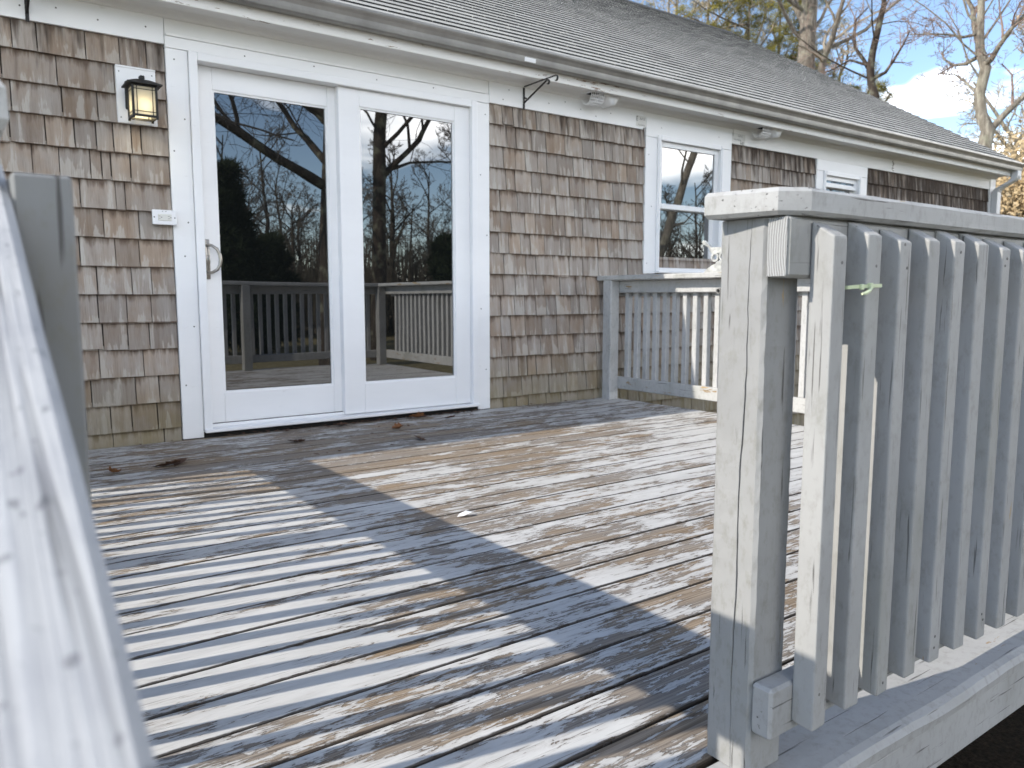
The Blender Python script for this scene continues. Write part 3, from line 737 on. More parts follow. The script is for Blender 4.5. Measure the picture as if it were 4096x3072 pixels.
def baluster_mesh(axis_out, sgn):
    """2x2 baluster, outer face towards sgn along axis_out; slanted top"""
    bm = bmesh.new(); w_ = 0.038; z0, zi, zo = 0.106, 0.902, 0.879
    pr = [(0, z0), (w_, z0 - 0.004), (w_, zo), (0, zi)]
    vs_ = []
    for a in (-w_ / 2, w_ / 2):
        for (o_, z) in pr:
            v = (a, sgn * o_, z) if axis_out == 1 else (sgn * o_, a, z)
            vs_.append(bm.verts.new(v))
    for q in ((0, 1, 2, 3), (4, 5, 6, 7), (0, 1, 5, 4), (1, 2, 6, 5), (2, 3, 7, 6), (3, 0, 4, 7)): bm.faces.new([vs_[i] for i in q])
    bmesh.ops.recalc_face_normals(bm, faces=bm.faces)
    bmesh.ops.bevel(bm, geom=list(bm.edges), offset=0.0035, segments=2, affect='EDGES', profile=0.6)
    me = bpy.data.meshes.new('baluster'); bm.to_mesh(me); bm.free(); return me
def rpart(mb, name, mat, root): o = mb.build(name, mat, root); return o

# front railing beside the stair opening
fr_ = thing('deck_railing', 'front grey railing right of the stair opening, its cracked post nearest the camera', 'railing', (0, 0, 0), 'deck railings')
rpart(cracked_post(-0.127, -0.038, -3.768, -3.679, 0.001, CB - 0.001, 5), 'post', MRZ_POST, fr_)
for xx in (1.41, 2.939): rpart(MB().cbox(xx, xx + 0.089, -3.768, -3.679, 0.001, CB - 0.001, 0.005), 'post', MRZ_POST, fr_)
rpart(MB().cbox(-0.1275, 3.066, -3.8065, -3.7690, TR0, TR1, 0.005), 'top_rail', MR[0], fr_)
rpart(MB().cbox(-0.1275, 3.066, -3.8075, -3.7690, BR0, BR1, 0.005), 'bottom_rail', MR[0], fr_)
rpart(cap_outline([(-0.168, -3.681), (-0.143, -3.797), (-0.096, -3.822), (3.09, -3.822), (3.09, -3.681)], CB, CT, 3), 'cap_rail', MRX_WORN, fr_)
bal_y = baluster_mesh(1, -1)
def end_grain_material():
    m = Mat('painted_end_grain'); p = m.map(m.pos(), (1, 1, 1), (0, 3.93, -0.86)); xyz = sepxyz(m, p)
    rr_ = m.math('SQRT', m.math('ADD', m.math('POWER', xyz[1], 2.0), m.math('POWER', m.math('MULTIPLY', xyz[2], 0.75), 2.0)))
    wv = m.math('SINE', m.math('ADD', m.math('MULTIPLY', rr_, 1500.0), m.math('MULTIPLY', m.noise(m.pos(), 60.0, 3, 0.6), 5.0)))
    c = m.ramp(m.math('MULTIPLY_ADD', wv, 0.5, 0.5), [(0.0, (0.22, 0.215, 0.205)), (0.35, (0.36, 0.36, 0.355)), (1.0, (0.41, 0.41, 0.405))])
    return m.done(c, 0.7, m.bump(wv, 0.6, 0.0012), spec=0.2)
MEG = end_grain_material()
rpart(MB().cbox(-0.1290, -0.1277, -3.8045, -3.7710, TR0 + 0.002, TR1 - 0.002, 0.0004), 'end_grain', MEG, fr_)
MNAIL2 = plain('painted_nail', (0.12, 0.115, 0.11), 0.6, 0.2)
nail_me = MB().tube([(0, 0, 0), (0, -0.0012, 0)], 0.0026, 8).mesh('nail')
for k in range(9):
    for zz_ in (0.858, 0.838, 0.150, 0.126):
        if rng.random() < 0.72: mobj('nail', nail_me, MNAIL2, fr_, (-0.053 + 0.0942 * k + rng.uniform(-.010, .010), -3.8445, zz_ + rng.uniform(-.011, .011)))
for k in range(32):
    o = mobj('baluster', bal_y, MR[2], fr_, (-0.053 + 0.0942 * k + rng.uniform(-.0025, .0025), -3.8068 - rng.uniform(0, .0015), rng.uniform(-0.007, 0.001)))
    o.rotation_euler = (0, rng.uniform(-.005, .005), rng.uniform(-.05, .05))
# side railing at the far end
MFAR = railing_material('pale_railing_paint', 2, (0.45, 0.446, 0.435), 0.0, 0.4); MFARY = railing_material('pale_railing_paint_y', 1, (0.45, 0.446, 0.435), 0.02, 0.4)
sr = thing('deck_railing', 'railing at the far end of the deck, meeting the shingled wall below the window', 'railing', (0, 0, 0), 'deck railings')
rpart(cracked_post(2.939, 3.028, -0.1675, -0.0785, 0.001, CB - 0.001, 9, depth=0.006), 'post', MFAR, sr)
rpart(MB().cbox(2.939, 3.028, -1.98, -1.891, 0.001, CB - 0.001, 0.005), 'post', MFAR, sr)
rpart(MB().cbox(3.0285, 3.066, -3.70, -0.080, TR0, TR1 - 0.001, 0.005), 'top_rail', MFARY, sr)
rpart(MB().cbox(3.0285, 3.066, -3.70, -0.080, BR0, BR1 + 0.006, 0.005), 'bottom_rail', MRY_WORN, sr)
rpart(cap_outline([(2.935, -0.016), (2.935, -3.679), (3.075, -3.679), (3.075, -0.016)], CB, CT - 0.004, 8), 'cap_rail', MRY_WORN, sr)
bal_x = baluster_mesh(0, 1)
rpart(MB().cbox(3.106, 3.124, -3.70, -0.080, 0.786, 0.90, 0.003), 'outer_rail', MFARY, sr)
for k in range(36):
    o = mobj('baluster', bal_x, MFAR, sr, (3.0665, -0.212 - 0.0945 * k + rng.uniform(-.002, .002), rng.uniform(-.003, .001))); o.rotation_euler = (0, 0, rng.uniform(-.03, .03))
# side railing on the left, seen end-on
lr = thing('deck_railing', 'side railing left of the stair opening, seen end-on at the left edge of the picture', 'railing', (0, 0, 0), 'deck railings')
for yy in (-3.768, -1.98, -0.1675): rpart(MB().cbox(-1.190, -1.101, yy, yy + 0.089, 0.001, CB - 0.001, 0.005), 'post', MR[2], lr)
rpart(MB().cbox(-1.228, -1.1905, -3.80, -0.08, TR0, TR1 - .001, 0.005), 'top_rail', MR[1], lr)
rpart(MB().cbox(-1.228, -1.1905, -3.80, -0.08, BR0, BR1, 0.005), 'bottom_rail', MR[1], lr)
rpart(cap_outline([(-1.24, -0.016), (-1.24, -3.822), (-1.096, -3.822), (-1.096, -0.016)], CB, CT - 0.002, 12, 0.008), 'cap_rail', MRY_WORN, lr)
bal_l = baluster_mesh(0, -1)
for k in range(38):
    mobj('baluster', bal_l, MR[2], lr, (-1.2285, -0.17 - 0.0945 * k + rng.uniform(-.002, .002), rng.uniform(-.003, .001)))
# stair handrail, very close to the lens
hr = thing('stair_handrail', 'sloping pale grey stair handrail, blurred in the left foreground', 'handrail', (0, 0, GZ))
slp = 0.522; HX = -1.100
def hz(y): return 0.891 + slp * (y + 3.787)
mb = MB(); c = 0.006
sec = lambda y: [(HX - c, 0.0), (HX, -c), (HX, -0.034), (HX - c, -0.038), (HX - 0.084, -0.038), (HX - 0.089, -0.034), (HX - 0.089, -c), (HX - 0.089 + c, 0.0)]
ys = [-3.79 - i * 0.08 for i in range(16)]; m_ = 8
for y in ys:
    e = rng.uniform(-.0006, .0006)
    for (xx, zz_) in sec(y): mb.v.append((xx + e, y, hz(y) + zz_))
for i in range(len(ys) - 1):
    for k in range(m_):
        k2 = (k + 1) % m_; mb.f.append((i * m_ + k, i * m_ + k2, (i + 1) * m_ + k2, (i + 1) * m_ + k))
mb.f.append(tuple(range(m_))[::-1]); mb.f.append(tuple((len(ys) - 1) * m_ + k for k in range(m_)))
o = mb.build('handrail', MHAND, hr); o.location = (0, 0, -GZ)
bm_ = bmesh.new(); bm_.from_mesh(o.data); bmesh.ops.recalc_face_normals(bm_, faces=bm_.faces); bm_.to_mesh(o.data); bm_.free()
o = MB().cbox(-1.0995, -1.0615, -3.853, -3.815, 0.08, 0.871, 0.0022).build('baluster', railing_material('grimy_baluster_paint', 2, (0.235, 0.237, 0.235), 0.06, 0.9), hr); o.location = (0, 0, -GZ)
o = MB().cbox(-1.189, -1.1, -4.95, -4.861, GZ - 0.02, hz(-4.9) - 0.045, 0.005).build('post', MR[2], hr); o.location = (0, 0, -GZ)
st = thing('deck_stairs', 'grey wooden steps rising to the deck opening', 'stairs', (0, 0, GZ))
for i in range(3):
    y1 = -3.85 - i * 0.27; z = -0.18 * (i + 1)
    o = MB().cbox(-1.05, -0.06, y1 - 0.28, y1, z - 0.036, z, 0.005).build('tread', MD, st); o.location = (0, 0, -GZ)
for xx in (-1.095, -0.058):
    o = MB().prism([(-3.85, -0.04), (-3.85, -0.30), (-4.50, GZ), (-4.72, GZ), (-4.72, -0.58)], 0, xx, xx + 0.036).build('stringer', MR[1], st); o.location = (0, 0, -GZ)
for r_ in (fr_, sr, lr): pass

# ------------------------------------------------------------------ small fittings
# lantern
LX = -0.258; LY0, LY1 = -0.200, -0.092; LZ0, LZ1 = 1.672, 1.826
lan = thing('wall_lantern', 'lit black wall lantern with frosted panes on a white backing board', 'lantern', (LX, -0.02, 1.66))
def lp(mb, name, mat, smooth=False): o = mb.build(name, mat, lan, smooth); o.location = (-LX, 0.02, -1.66); return o
lp(MB().cbox(-0.355, -0.168, -0.034, -0.010, 1.663, 1.945, 0.002), 'backing_board', MW)
lp(MB().cbox(-0.355, -0.168, -0.0375, -0.0342, 1.937, 1.946, 0.001), 'drip_edge', MW)
nl = MB()
for xx in (-0.34, -0.185):
    for zz_ in (1.69, 1.915): nl.disc((xx, -0.0348, zz_), 1, 0.003, 8)
lp(nl, 'screw', MNAIL)
lp(MB().cbox(-0.318, -0.198, -0.052, -0.0345, 1.730, 1.868, 0.004), 'back_plate', MBLK)
arm = MB(); arm.cbox(LX - 0.011, LX + 0.011, -0.16, -0.05, 1.853, 1.873, 0.004); arm.cbox(LX - 0.012, LX + 0.012, -0.165, -0.13, 1.845, 1.879, 0.004); lp(arm, 'arm', MBLK)
hw = 0.054
fm = MB()
for xx in (LX - hw, LX + hw):
    for yy in (LY0, LY1): fm.cbox(xx - 0.0055, xx + 0.0055, yy - 0.0055, yy + 0.0055, LZ0 - 0.008, LZ1, 0.001)
for yy in (LY0, LY1):
    fm.box(LX - hw, LX + hw, yy - 0.004, yy + 0.004, LZ0, LZ0 + 0.011); fm.box(LX - hw, LX + hw, yy - 0.004, yy + 0.004, LZ1 - 0.009, LZ1)
    fm.box(LX - hw, LX + hw, yy - 0.0022, yy + 0.0022, LZ0 + 0.024, LZ0 + 0.0275); fm.box(LX - hw, LX + hw, yy - 0.0022, yy + 0.0022, LZ1 - 0.024, LZ1 - 0.0205)
    for dxx in (-0.036, 0.036): fm.box(LX + dxx - 0.0018, LX + dxx + 0.0018, yy - 0.0022, yy + 0.0022, LZ0, LZ1)
for xx in (LX - hw, LX + hw):
    fm.box(xx - 0.004, xx + 0.004, LY0, LY1, LZ0, LZ0 + 0.011); fm.box(xx - 0.004, xx + 0.004, LY0, LY1, LZ1 - 0.009, LZ1)
    fm.box(xx - 0.0022, xx + 0.0022, LY0, LY1, LZ0 + 0.024, LZ0 + 0.0275); fm.box(xx - 0.0022, xx + 0.0022, LY0, LY1, LZ1 - 0.024, LZ1 - 0.0205)
    ym = (LY0 + LY1) / 2
    for dyy in (-0.036, 0.036): fm.box(xx - 0.0022, xx + 0.0022, ym + dyy - 0.0018, ym + dyy + 0.0018, LZ0, LZ1)
lp(fm, 'frame', MBLK)
ym = (LY0 + LY1) / 2; rfm = MB()
rfm.hull8([(LX + sx * a, ym + sy * a, z) for sx in (-1, 1) for sy in (-1, 1) for (a, z) in ((0.080, LZ1 + 0.0005), (0.080, LZ1 + 0.007))])
rfm.hull8([(LX + sx * a, ym + sy * a, z) for sx in (-1, 1) for sy in (-1, 1) for (a, z) in ((0.077, LZ1 + 0.0072), (0.030, LZ1 + 0.030))])
lp(rfm, 'lamp_roof', MBLK)
gm = Mat('frosted_lantern_glass'); gm.b.inputs['Transmission Weight'].default_value = 0.0
tr = gm.N('ShaderNodeBsdfTranslucent', {'Color': (0.55, 0.53, 0.47, 1)}); df = gm.N('ShaderNodeBsdfDiffuse', {'Color': (0.66, 0.64, 0.56, 1)})
mx = gm.N('ShaderNodeMixShader', {0: 0.62, 1: df.outputs[0], 2: tr.outputs[0]})
gm.t.links.new(mx.outputs[0], gm.t.nodes['Material Output'].inputs['Surface'])
for q in ((LX - hw, LX + hw, LY0 - 0.001, LY0 + 0.001), (LX - hw, LX + hw, LY1 - 0.001, LY1 + 0.001), (LX - hw - 0.001, LX - hw + 0.001, LY0, LY1), (LX + hw - 0.001, LX + hw + 0.001, LY0, LY1)):
    lp(MB().box(q[0], q[1], q[2], q[3], LZ0 + 0.005, LZ1 - 0.002), 'lamp_pane', gm.m)
bulb = MB(); bc = (LX, ym, 1.725); rg = []
for i in range(9):
    a = math.pi * i / 8; rg.append((0.024 * math.sin(a) + 0.001, bc[2] - 0.028 * math.cos(a)))
bulb.tube([(LX, ym, z) for (_, z) in rg], [r_ for (r_, _) in rg], 12)
em = Mat('warm_bulb'); em.b.inputs['Emission Color'].default_value = (1.0, 0.86, 0.58, 1); em.b.inputs['Emission Strength'].default_value = 16.0
lp(bulb, 'bulb', em.done((0.9, 0.85, 0.7), 0.4), True)
lp(MB().tube([(LX, ym, 1.752), (LX, ym, LZ1)], 0.012, 10), 'bulb_socket', MBLK)

# outlet
ou = thing('electrical_outlet', 'white double outlet box on the shingles beside the door casing', 'outlet', (-0.16, -0.02, 1.16))
def op(mb, name, mat): o = mb.build(name, mat, ou); o.location = (0.16, 0.02, -1.16); return o
op(MB().cbox(-0.215, -0.106, -0.050, -0.012, 1.164, 1.231, 0.002), 'box', plain('grey_box', (0.35, 0.35, 0.34), 0.5))
op(MB().cbox(-0.221, -0.101, -0.058, -0.0503, 1.159, 1.236, 0.003), 'cover_plate', MV)
op(MB().cbox(-0.194, -0.127, -0.061, -0.0578, 1.180, 1.214, 0.002), 'receptacle', white_material('ivory_receptacle', (0.70, 0.69, 0.64)))
sm = MB()
for cx_ in (-0.186, -0.141):
    for dz in (0.006, -0.006): sm.box(cx_ - 0.004, cx_ + 0.004, -0.0616, -0.0610, 1.197 + dz - 0.001, 1.197 + dz + 0.001)
    sm.disc((cx_ + 0.0095, -0.0616, 1.197), 1, 0.0026, 8)
for cx_ in (-0.212, -0.111): sm.disc((cx_, -0.0586, 1.197), 1, 0.0034, 8)
for cx_ in (-0.170, -0.154): sm.disc((cx_, -0.0586, 1.228), 1, 0.0022, 8)
op(sm, 'slots', MDARK)

# scroll brackets for hanging plants
def scroll(name_label, x):
    b = thing('plant_bracket', name_label, 'bracket', (x, -0.021, 2.08), 'iron plant brackets')
    p = MB(); p.cbox(-0.008, 0.008, -0.0045, 0.0, 0.0, 0.150, 0.001); p.build('wall_bar', MBLK, b)
    def bar(pts, name):
        q = MB()
        for i, (y, z) in enumerate(pts):
            a = Vector(pts[max(i - 1, 0)]); c_ = Vector(pts[min(i + 1, len(pts) - 1)]); t = (c_ - a).normalized(); n = Vector((-t.y, t.x)) * 0.0026
            for (xx, sgn) in ((-0.006, 1), (0.006, 1), (0.006, -1), (-0.006, -1)): q.v.append((xx, y + n.x * sgn, z + n.y * sgn))
        for i in range(len(pts) - 1):
            for k in range(4):
                k2 = (k + 1) % 4; q.f.append((i * 4 + k, i * 4 + k2, i * 4 + 4 + k2, i * 4 + 4 + k))
        q.f.append((0, 1, 2, 3)); q.f.append(tuple(len(q.v) - 4 + k for k in range(4)))
        q.build(name, MBLK, b)
    hook = lambda cy, cz, r, a0, a1: [(cy + r * math.cos(R(a0 + (a1 - a0) * i / 10)), cz + r * math.sin(R(a0 + (a1 - a0) * i / 10))) for i in range(11)]
    bar([(0.0, 0.148), (-0.12, 0.149), (-0.25, 0.150), (-0.345, 0.150)] + hook(-0.352, 0.133, 0.017, 95, 290), 'arm')
    bar([(-0.003, 0.040), (-0.10, 0.078), (-0.20, 0.117), (-0.255, 0.138)] + hook(-0.268, 0.126, 0.014, 80, 300), 'brace')
    bar(hook(-0.016, 0.060, 0.013, 180, 40), 'scroll')
    return b
scroll('black iron scroll bracket on the frieze between door and window', 2.226)
scroll('black iron bracket on the frieze at the top left corner', -0.722)

# soffit vents
def vent(label, x):
    b = thing('soffit_vent', label, 'vent', (x, -0.105, SOF - 0.0005), 'white soffit vents')
    MB().cbox(-0.14, 0.15, -0.065, 0.065, -0.008, 0, 0.002).build('base_plate', MV, b)
    cg = MB(); arc = [(0.062 * math.cos(math.pi * i / 10), -0.008 - 0.085 * math.sin(math.pi * i / 10)) for i in range(11)]
    for i in range(8):
        xx = -0.132 + i * 0.017; cg.tube([(xx, y, z) for (y, z) in arc], 0.0028, 4)
    for (y, z) in arc[1:-1]: cg.tube([(-0.133, y, z), (-0.010, y, z)], 0.0028, 4)
    cg.build('grille', MV, b)
    MB().box(-0.10, -0.03, -0.035, 0.035, -0.0095, -0.0082).build('duct_opening', MDARK, b)
    hdv = MB(); n = 12
    top = [(-0.008 + 0.155 * i / n, -0.014 - 0.068 * (0.55 + 0.45 * math.cos(2.2 * math.pi * i / n + 2.2))) for i in range(n + 1)]
    for (y) in (-0.060, 0.060):
        for (xx, zz_) in top: hdv.v.append((xx, y, zz_))
    for i in range(n): hdv.f.append((i, i + 1, n + 2 + i, n + 1 + i))
    b0 = len(hdv.v)
    for y in (-0.060, 0.060):
        for (xx, zz_) in top: hdv.v.append((xx, y, -0.0085))
    for i in range(n):
        hdv.f.append((i, b0 + i, b0 + i + 1, i + 1)); hdv.f.append((n + 1 + i, n + 2 + i, b0 + n + 2 + i, b0 + n + 1 + i))
    hdv.build('hood', MV, b, True)
vent('white plastic soffit vent between the scroll bracket and the larger window', 2.86)
vent('white plastic soffit vent between the two windows', 4.84)

# zip tie round the second baluster
zt = thing('zip_tie', 'pale green plastic zip tie around the railing balusters', 'zip tie', (0.041, -3.83, 0.795))
MZIP = plain('pale_green_plastic', (0.56, 0.62, 0.40), 0.35, 0, 0.1)
bx0, bx1, by0, by1 = 0.0205, 0.0625, -3.8475, -3.8048
lo_ = [(-0.032, -3.826), (-0.030, -3.846), (-0.010, -3.8485), (bx0, by0 - 0.0005), (bx1, by0), (bx1 + 0.001, by1 + 0.001)]
z_ = MB()
for i in range(len(lo_) - 1):
    a = lo_[i]; b = lo_[i + 1]; za = 0.7965 + 0.0012 * i; zb_ = 0.7965 + 0.0012 * (i + 1)
    d_ = (Vector(b) - Vector(a)).normalized(); nn = Vector((d_.y, -d_.x)) * 0.0007
    z_.hull8([(p[0] + nn.x * s_, p[1] + nn.y * s_, z + h) for (p, z) in ((a, za), (b, zb_)) for s_ in (-1, 1) for h in (-0.0028, 0.0028)])
o = z_.build('strap', MZIP, zt); o.location = (-0.041, 3.83, -0.795)
z_ = MB().cbox(0.020, 0.028, -3.854, -3.8475, 0.795, 0.805, 0.001).cbox(-0.004, 0.003, -3.8535, -3.8485, 0.794, 0.803, 0.001)
o = z_.build('head', MZIP, zt); o.location = (-0.041, 3.83, -0.795)
o = MB().tube([(0.024, -3.852, 0.797), (0.010, -3.858, 0.793), (-0.006, -3.861, 0.789), (-0.016, -3.861, 0.788)], [0.0024, 0.0026, 0.0028, 0.002], 6).build('tail', MZIP, zt); o.location = (-0.041, 3.83, -0.795)

# cast bracket on the far cap rail
cbk = thing('cast_metal_bracket', 'weathered white cast metal bracket standing on the far railing cap', 'bracket', (3.0, -1.14, 0.941))
def ycv(mb, name, mat, parent, loc): o = mb.build(name, mat, parent); o.location = loc; return o
MCAST = plain('chipped_white_casting', (0.42, 0.42, 0.40), 0.7, 0, 0.45, 26, 0.5)
foot = [(0.125, 0.0), (0.125, 0.012), (0.07, 0.045), (0.035, 0.058), (0.02, 0.075), (-0.02, 0.075), (-0.035, 0.058), (-0.07, 0.045), (-0.125, 0.012), (-0.125, 0.0)]
MB().prism(foot, 0, -0.012, 0.012).build('foot', MCAST, cbk)
def ring_(cy, cz, r0, r1, x0, x1, n=16):
    mb = MB()
    for i in range(n):
        a0 = 2 * math.pi * i / n; a1 = 2 * math.pi * (i + 1) / n
        mb.hull8([(xx, cy + r_ * math.cos(a), cz + r_ * math.sin(a)) for xx in (x0, x1) for a in (a0, a1) for r_ in (r0, r1)])
    return mb
ring_(0.045, 0.100, 0.019, 0.031, -0.010, 0.010).build('ring', MCAST, cbk)
ring_(-0.020, 0.104, 0.019, 0.031, -0.0098, 0.0098).build('ring', MCAST, cbk)
MB().prism([(0.075, 0.125), (0.098, 0.165), (0.03, 0.165), (-0.03, 0.162), (-0.075, 0.150), (-0.075, 0.125), (-0.01, 0.128), (0.02, 0.126)], 0, -0.011, 0.011).build('crossbar', MCAST, cbk)
MB().prism([(0.070, 0.150), (0.098, 0.165), (0.146, 0.190), (0.152, 0.204), (0.142, 0.214), (0.128, 0.208), (0.085, 0.168)], 0, -0.0105, 0.0105).build('lever', MCAST, cbk)
pf = thing('pipe_ring', 'short dark pipe end fixed under the far railing cap', 'pipe', (3.0, -1.165, 0.82))
ring_(0, 0, 0.013, 0.018, -0.05, 0.027).build('pipe', MALU, pf)
MB().disc((0.0, 0, 0), 0, 0.014, 14).build('pipe_bore', MDARK, pf)

# dry leaves and a paint chip
def leaf_mesh(seed, curl):
    rr = random.Random(seed); mb = MB(); n = 15; L = []; Rr = []
    for i in range(n + 1):
        t = i / n; w_ = math.sin(math.pi * (0.08 + 0.92 * t) ** 0.8) * 0.30 * (0.62 + 0.55 * abs(math.sin(t * math.pi * 3.5 + 0.4)))
        w_ = max(0.012, w_); z = curl * (0.22 * (t - 0.45) ** 2 * 2 + rr.uniform(0, .03))
        mb.v += [(-w_, t - 0.5, z + curl * w_ * (0.9 + rr.uniform(-.2, .3))), (-w_ * 0.45, t - 0.5, z + 0.03), (0, t - 0.5, z), (w_ * 0.45, t - 0.5, z + 0.03), (w_, t - 0.5, z + curl * w_ * (0.7 + rr.uniform(-.2, .4)))]
    for i in range(n):
        for k in range(4): mb.f.append((i * 5 + k, i * 5 + k + 1, i * 5 + k + 6, i * 5 + k + 5))
    b = len(mb.v); mb.v += [(-0.008, -0.5, 0.0), (0.008, -0.5, 0.0), (0.004, -0.72, 0.05), (-0.004, -0.72, 0.05)]; mb.f.append((b, b + 1, b + 2, b + 3))
    me = mb.mesh('dry_leaf', True); return me
lm = [leaf_mesh(1, 0.5), leaf_mesh(2, 0.9), leaf_mesh(3, 0.3)]
leaf_spots = [(-0.572, -0.715, 0.085, 20, 1, 'small orange dry oak leaf by the left railing'), (-0.345, -0.699, 0.12, 70, 0, 'large curled brown oak leaf left of the door, two lobes raised'),
    (-0.285, -0.675, 0.10, 140, 2, 'brown oak leaf overlapping the large curled leaf left of the door'),
    (0.356, -0.477, 0.10, 40, 0, 'dark dry leaf on the boards in front of the sliding panel'), (0.995, -0.411, 0.09, 110, 1, 'curled dry leaf on the boards below the door meeting stile'),
    (0.943, -0.771, 0.09, 15, 2, 'dark crumpled leaf nearest the sunlit boards below the door'), (1.456, -0.251, 0.08, 80, 0, 'small dry leaf near the right end of the door sill'),
    (1.30, -0.105, 0.10, 60, 1, 'dry leaf caught against the right door sill'), (1.62, -0.09, 0.08, 130, 2, 'dry leaf at the right corner of the door sill'), (0.78, -0.10, 0.09, 95, 0, 'dark leaf tucked under the middle of the door sill')]
for i, (x, y, s_, a, k, lab) in enumerate(leaf_spots):
    o = mobj('dry_leaf', lm[k], None, None, (x, y, 0.006)); o.scale = (s_, s_, s_); o.rotation_euler = (rng.uniform(-.2, .2), rng.uniform(-.25, .25), R(a))
    if not o.data.materials: o.data.materials.append(MLEAF2 if k == 1 else MLEAF)
    tag(o, lab, 'leaf', 'dry leaves on the deck')
lt = MB(); rl = random.Random(77)
for i in range(170):
    xx = rl.uniform(0.1, 1.9) if rl.random() < 0.75 else rl.uniform(-0.6, 2.9); yy = -0.035 - abs(rl.gauss(0, 0.035)) if rl.random() < 0.8 else rl.uniform(-0.9, -0.1); a = rl.uniform(0, 6.28); l_ = rl.uniform(0.006, 0.022); w_ = l_ * rl.uniform(0.2, 0.6)
    b = len(lt.v); ca, sa = math.cos(a), math.sin(a)
    for (p_, q_) in ((-l_, 0), (0, -w_), (l_, 0), (0, w_)): lt.v.append((xx + p_ * ca - q_ * sa, yy + p_ * sa + q_ * ca, 0.003 + rl.uniform(0, 0.008)))
    lt.f.append((b, b + 1, b + 2, b + 3))
tag(lt.build('leaf_litter', MLEAF), 'brown crumbled leaf bits along the door sill and boards', 'leaf litter', kind='stuff')
pcx = MB(); pcx.v = [(-.035, 0, 0), (-.012, -.014, .004), (.02, -.012, .010), (.04, .002, .004), (.012, .014, .012), (-.016, .012, .006), (0, 0, .012)]
pcx.f = [(0, 1, 6), (1, 2, 6), (2, 3, 6), (3, 4, 6), (4, 5, 6), (5, 0, 6)]
tag(pcx.build('paint_chip', MW, None, False, (0.329, -2.202, 0.004)), 'curled white paint chip lying on the sunny boards', 'paint chip')

# ------------------------------------------------------------------ trees
def grow(rr, start, d, length, radius, level, maxl, out, p):
    n = max(3, min(9, int(length / (0.55 if level < 2 else 0.28)))); pts = [start]; rad = [radius]; pos = start.copy(); d = d.normalized(); dirs = [d]
    for i in range(n):
        wob = p['wob'] * (0.6 + 0.35 * level)
        d = (d + Vector((rr.gauss(0, wob), rr.gauss(0, wob), rr.gauss(0, wob) + p['up'] * (1 if level else 0.3)))).normalized()
        pos = pos + d * (length / n); pts.append(pos.copy()); dirs.append(d)
        rad.append(max(p['rmin'], radius * (1 - (0.62 if level else 0.55) * (i + 1) / n)))
    out.append((level, pts, rad))
    if level >= maxl: return
    nc = p['kids'][level]
    for k in range(nc):
        t = (p['t0'] if level == 0 else 0.22) + (1 - (p['t0'] if level == 0 else 0.22)) * ((k + rr.random()) / nc)
        i = min(n - 1, int(t * n)); f = t * n - i; q = pts[i].lerp(pts[i + 1], f); dd = dirs[i + 1]
        ax = dd.orthogonal().normalized(); ax.rotate(Quaternion(dd, rr.uniform(0, 2 * math.pi)))
        nd = dd.copy(); nd.rotate(Quaternion(ax, R(rr.uniform(*p['ang']))))
        ln = length * rr.uniform(0.38, 0.66) * (1.12 - 0.6 * t); r_ = max(p['rmin'], rad[i] * rr.uniform(0.38, 0.62) * p.get('rk', 1))
        grow(rr, q, nd, ln, r_, level + 1, maxl, out, p)
def make_tree(seed, path, radii, p, maxl, bark, twig, limbs=(), foliage=None, name='bare_tree', label=None, loc=(0, 0, 0), group=None):
    """path: trunk points relative to the base"""
    rr = random.Random(seed); out = []; pts = [Vector(q) for q in path]; dirs = [(pts[min(i + 1, len(pts) - 1)] - pts[max(0, i - 1)]).normalized() for i in range(len(pts))]
    out.append((0, pts, list(radii))); L = sum((pts[i + 1] - pts[i]).length for i in range(len(pts) - 1))
    for (lp_, lr_) in limbs:
        q = [Vector(a) for a in lp_]; ll = sum((q[i + 1] - q[i]).length for i in range(len(q) - 1))
        rad = [lr_ * (1 - 0.7 * i / (len(q) - 1)) for i in range(len(q))]; out.append((1, q, rad))
        for k in range(p.get('limbkids', 7)):
            t = 0.25 + 0.75 * (k + rr.random()) / p.get('limbkids', 7); i = min(len(q) - 2, int(t * (len(q) - 1))); f = t * (len(q) - 1) - i
            dd = (q[i + 1] - q[i]).normalized(); ax = dd.orthogonal(); ax.rotate(Quaternion(dd, rr.uniform(0, 6.28))); nd = dd.copy(); nd.rotate(Quaternion(ax.normalized(), R(rr.uniform(*p['ang']))))
            grow(rr, q[i].lerp(q[i + 1], f), nd, ll * rr.uniform(0.3, 0.5), max(p['rmin'], rad[i] * 0.5), 2, maxl, out, p)
    for k in range(p['kids'][0]):
        t = p['t0'] + (1 - p['t0']) * (k + rr.random()) / p['kids'][0]; i = min(len(pts) - 2, int(t * (len(pts) - 1))); f = t * (len(pts) - 1) - i
        dd = dirs[i]; ax = dd.orthogonal(); ax.rotate(Quaternion(dd, rr.uniform(0, 6.28))); nd = dd.copy(); nd.rotate(Quaternion(ax.normalized(), R(rr.uniform(*p['ang']))))
        grow(rr, pts[i].lerp(pts[i + 1], f), nd, L * rr.uniform(0.24, 0.42) * (1.2 - 0.55 * t) * p.get('spread', 1), max(p['rmin'], radii[i] * rr.uniform(0.32, 0.55) * p.get('rk', 1)), 1, maxl, out, p)
    root = thing(name, label, 'tree', loc, group)
    tm = MB(); cm_ = MB(); tips = []
    for (lv, q, rad) in out:
        if lv <= 1: tm.tube(q, rad, 8 if lv == 0 else 6, False)
        else: cm_.tube(q, rad, 4 if lv == 2 else 3, False)
        if lv >= maxl - 1: tips.append((q[-1], (q[-1] - q[-2]).normalized())); tips.append((q[len(q) // 2], (q[-1] - q[-2]).normalized()))
    tm.build('trunk', bark, root, True); cr = cm_.build('crown', twig, root)
    if foliage:
        fmb = foliage(rr, tips); fmb[0].build('foliage', fmb[1], root)
    return root
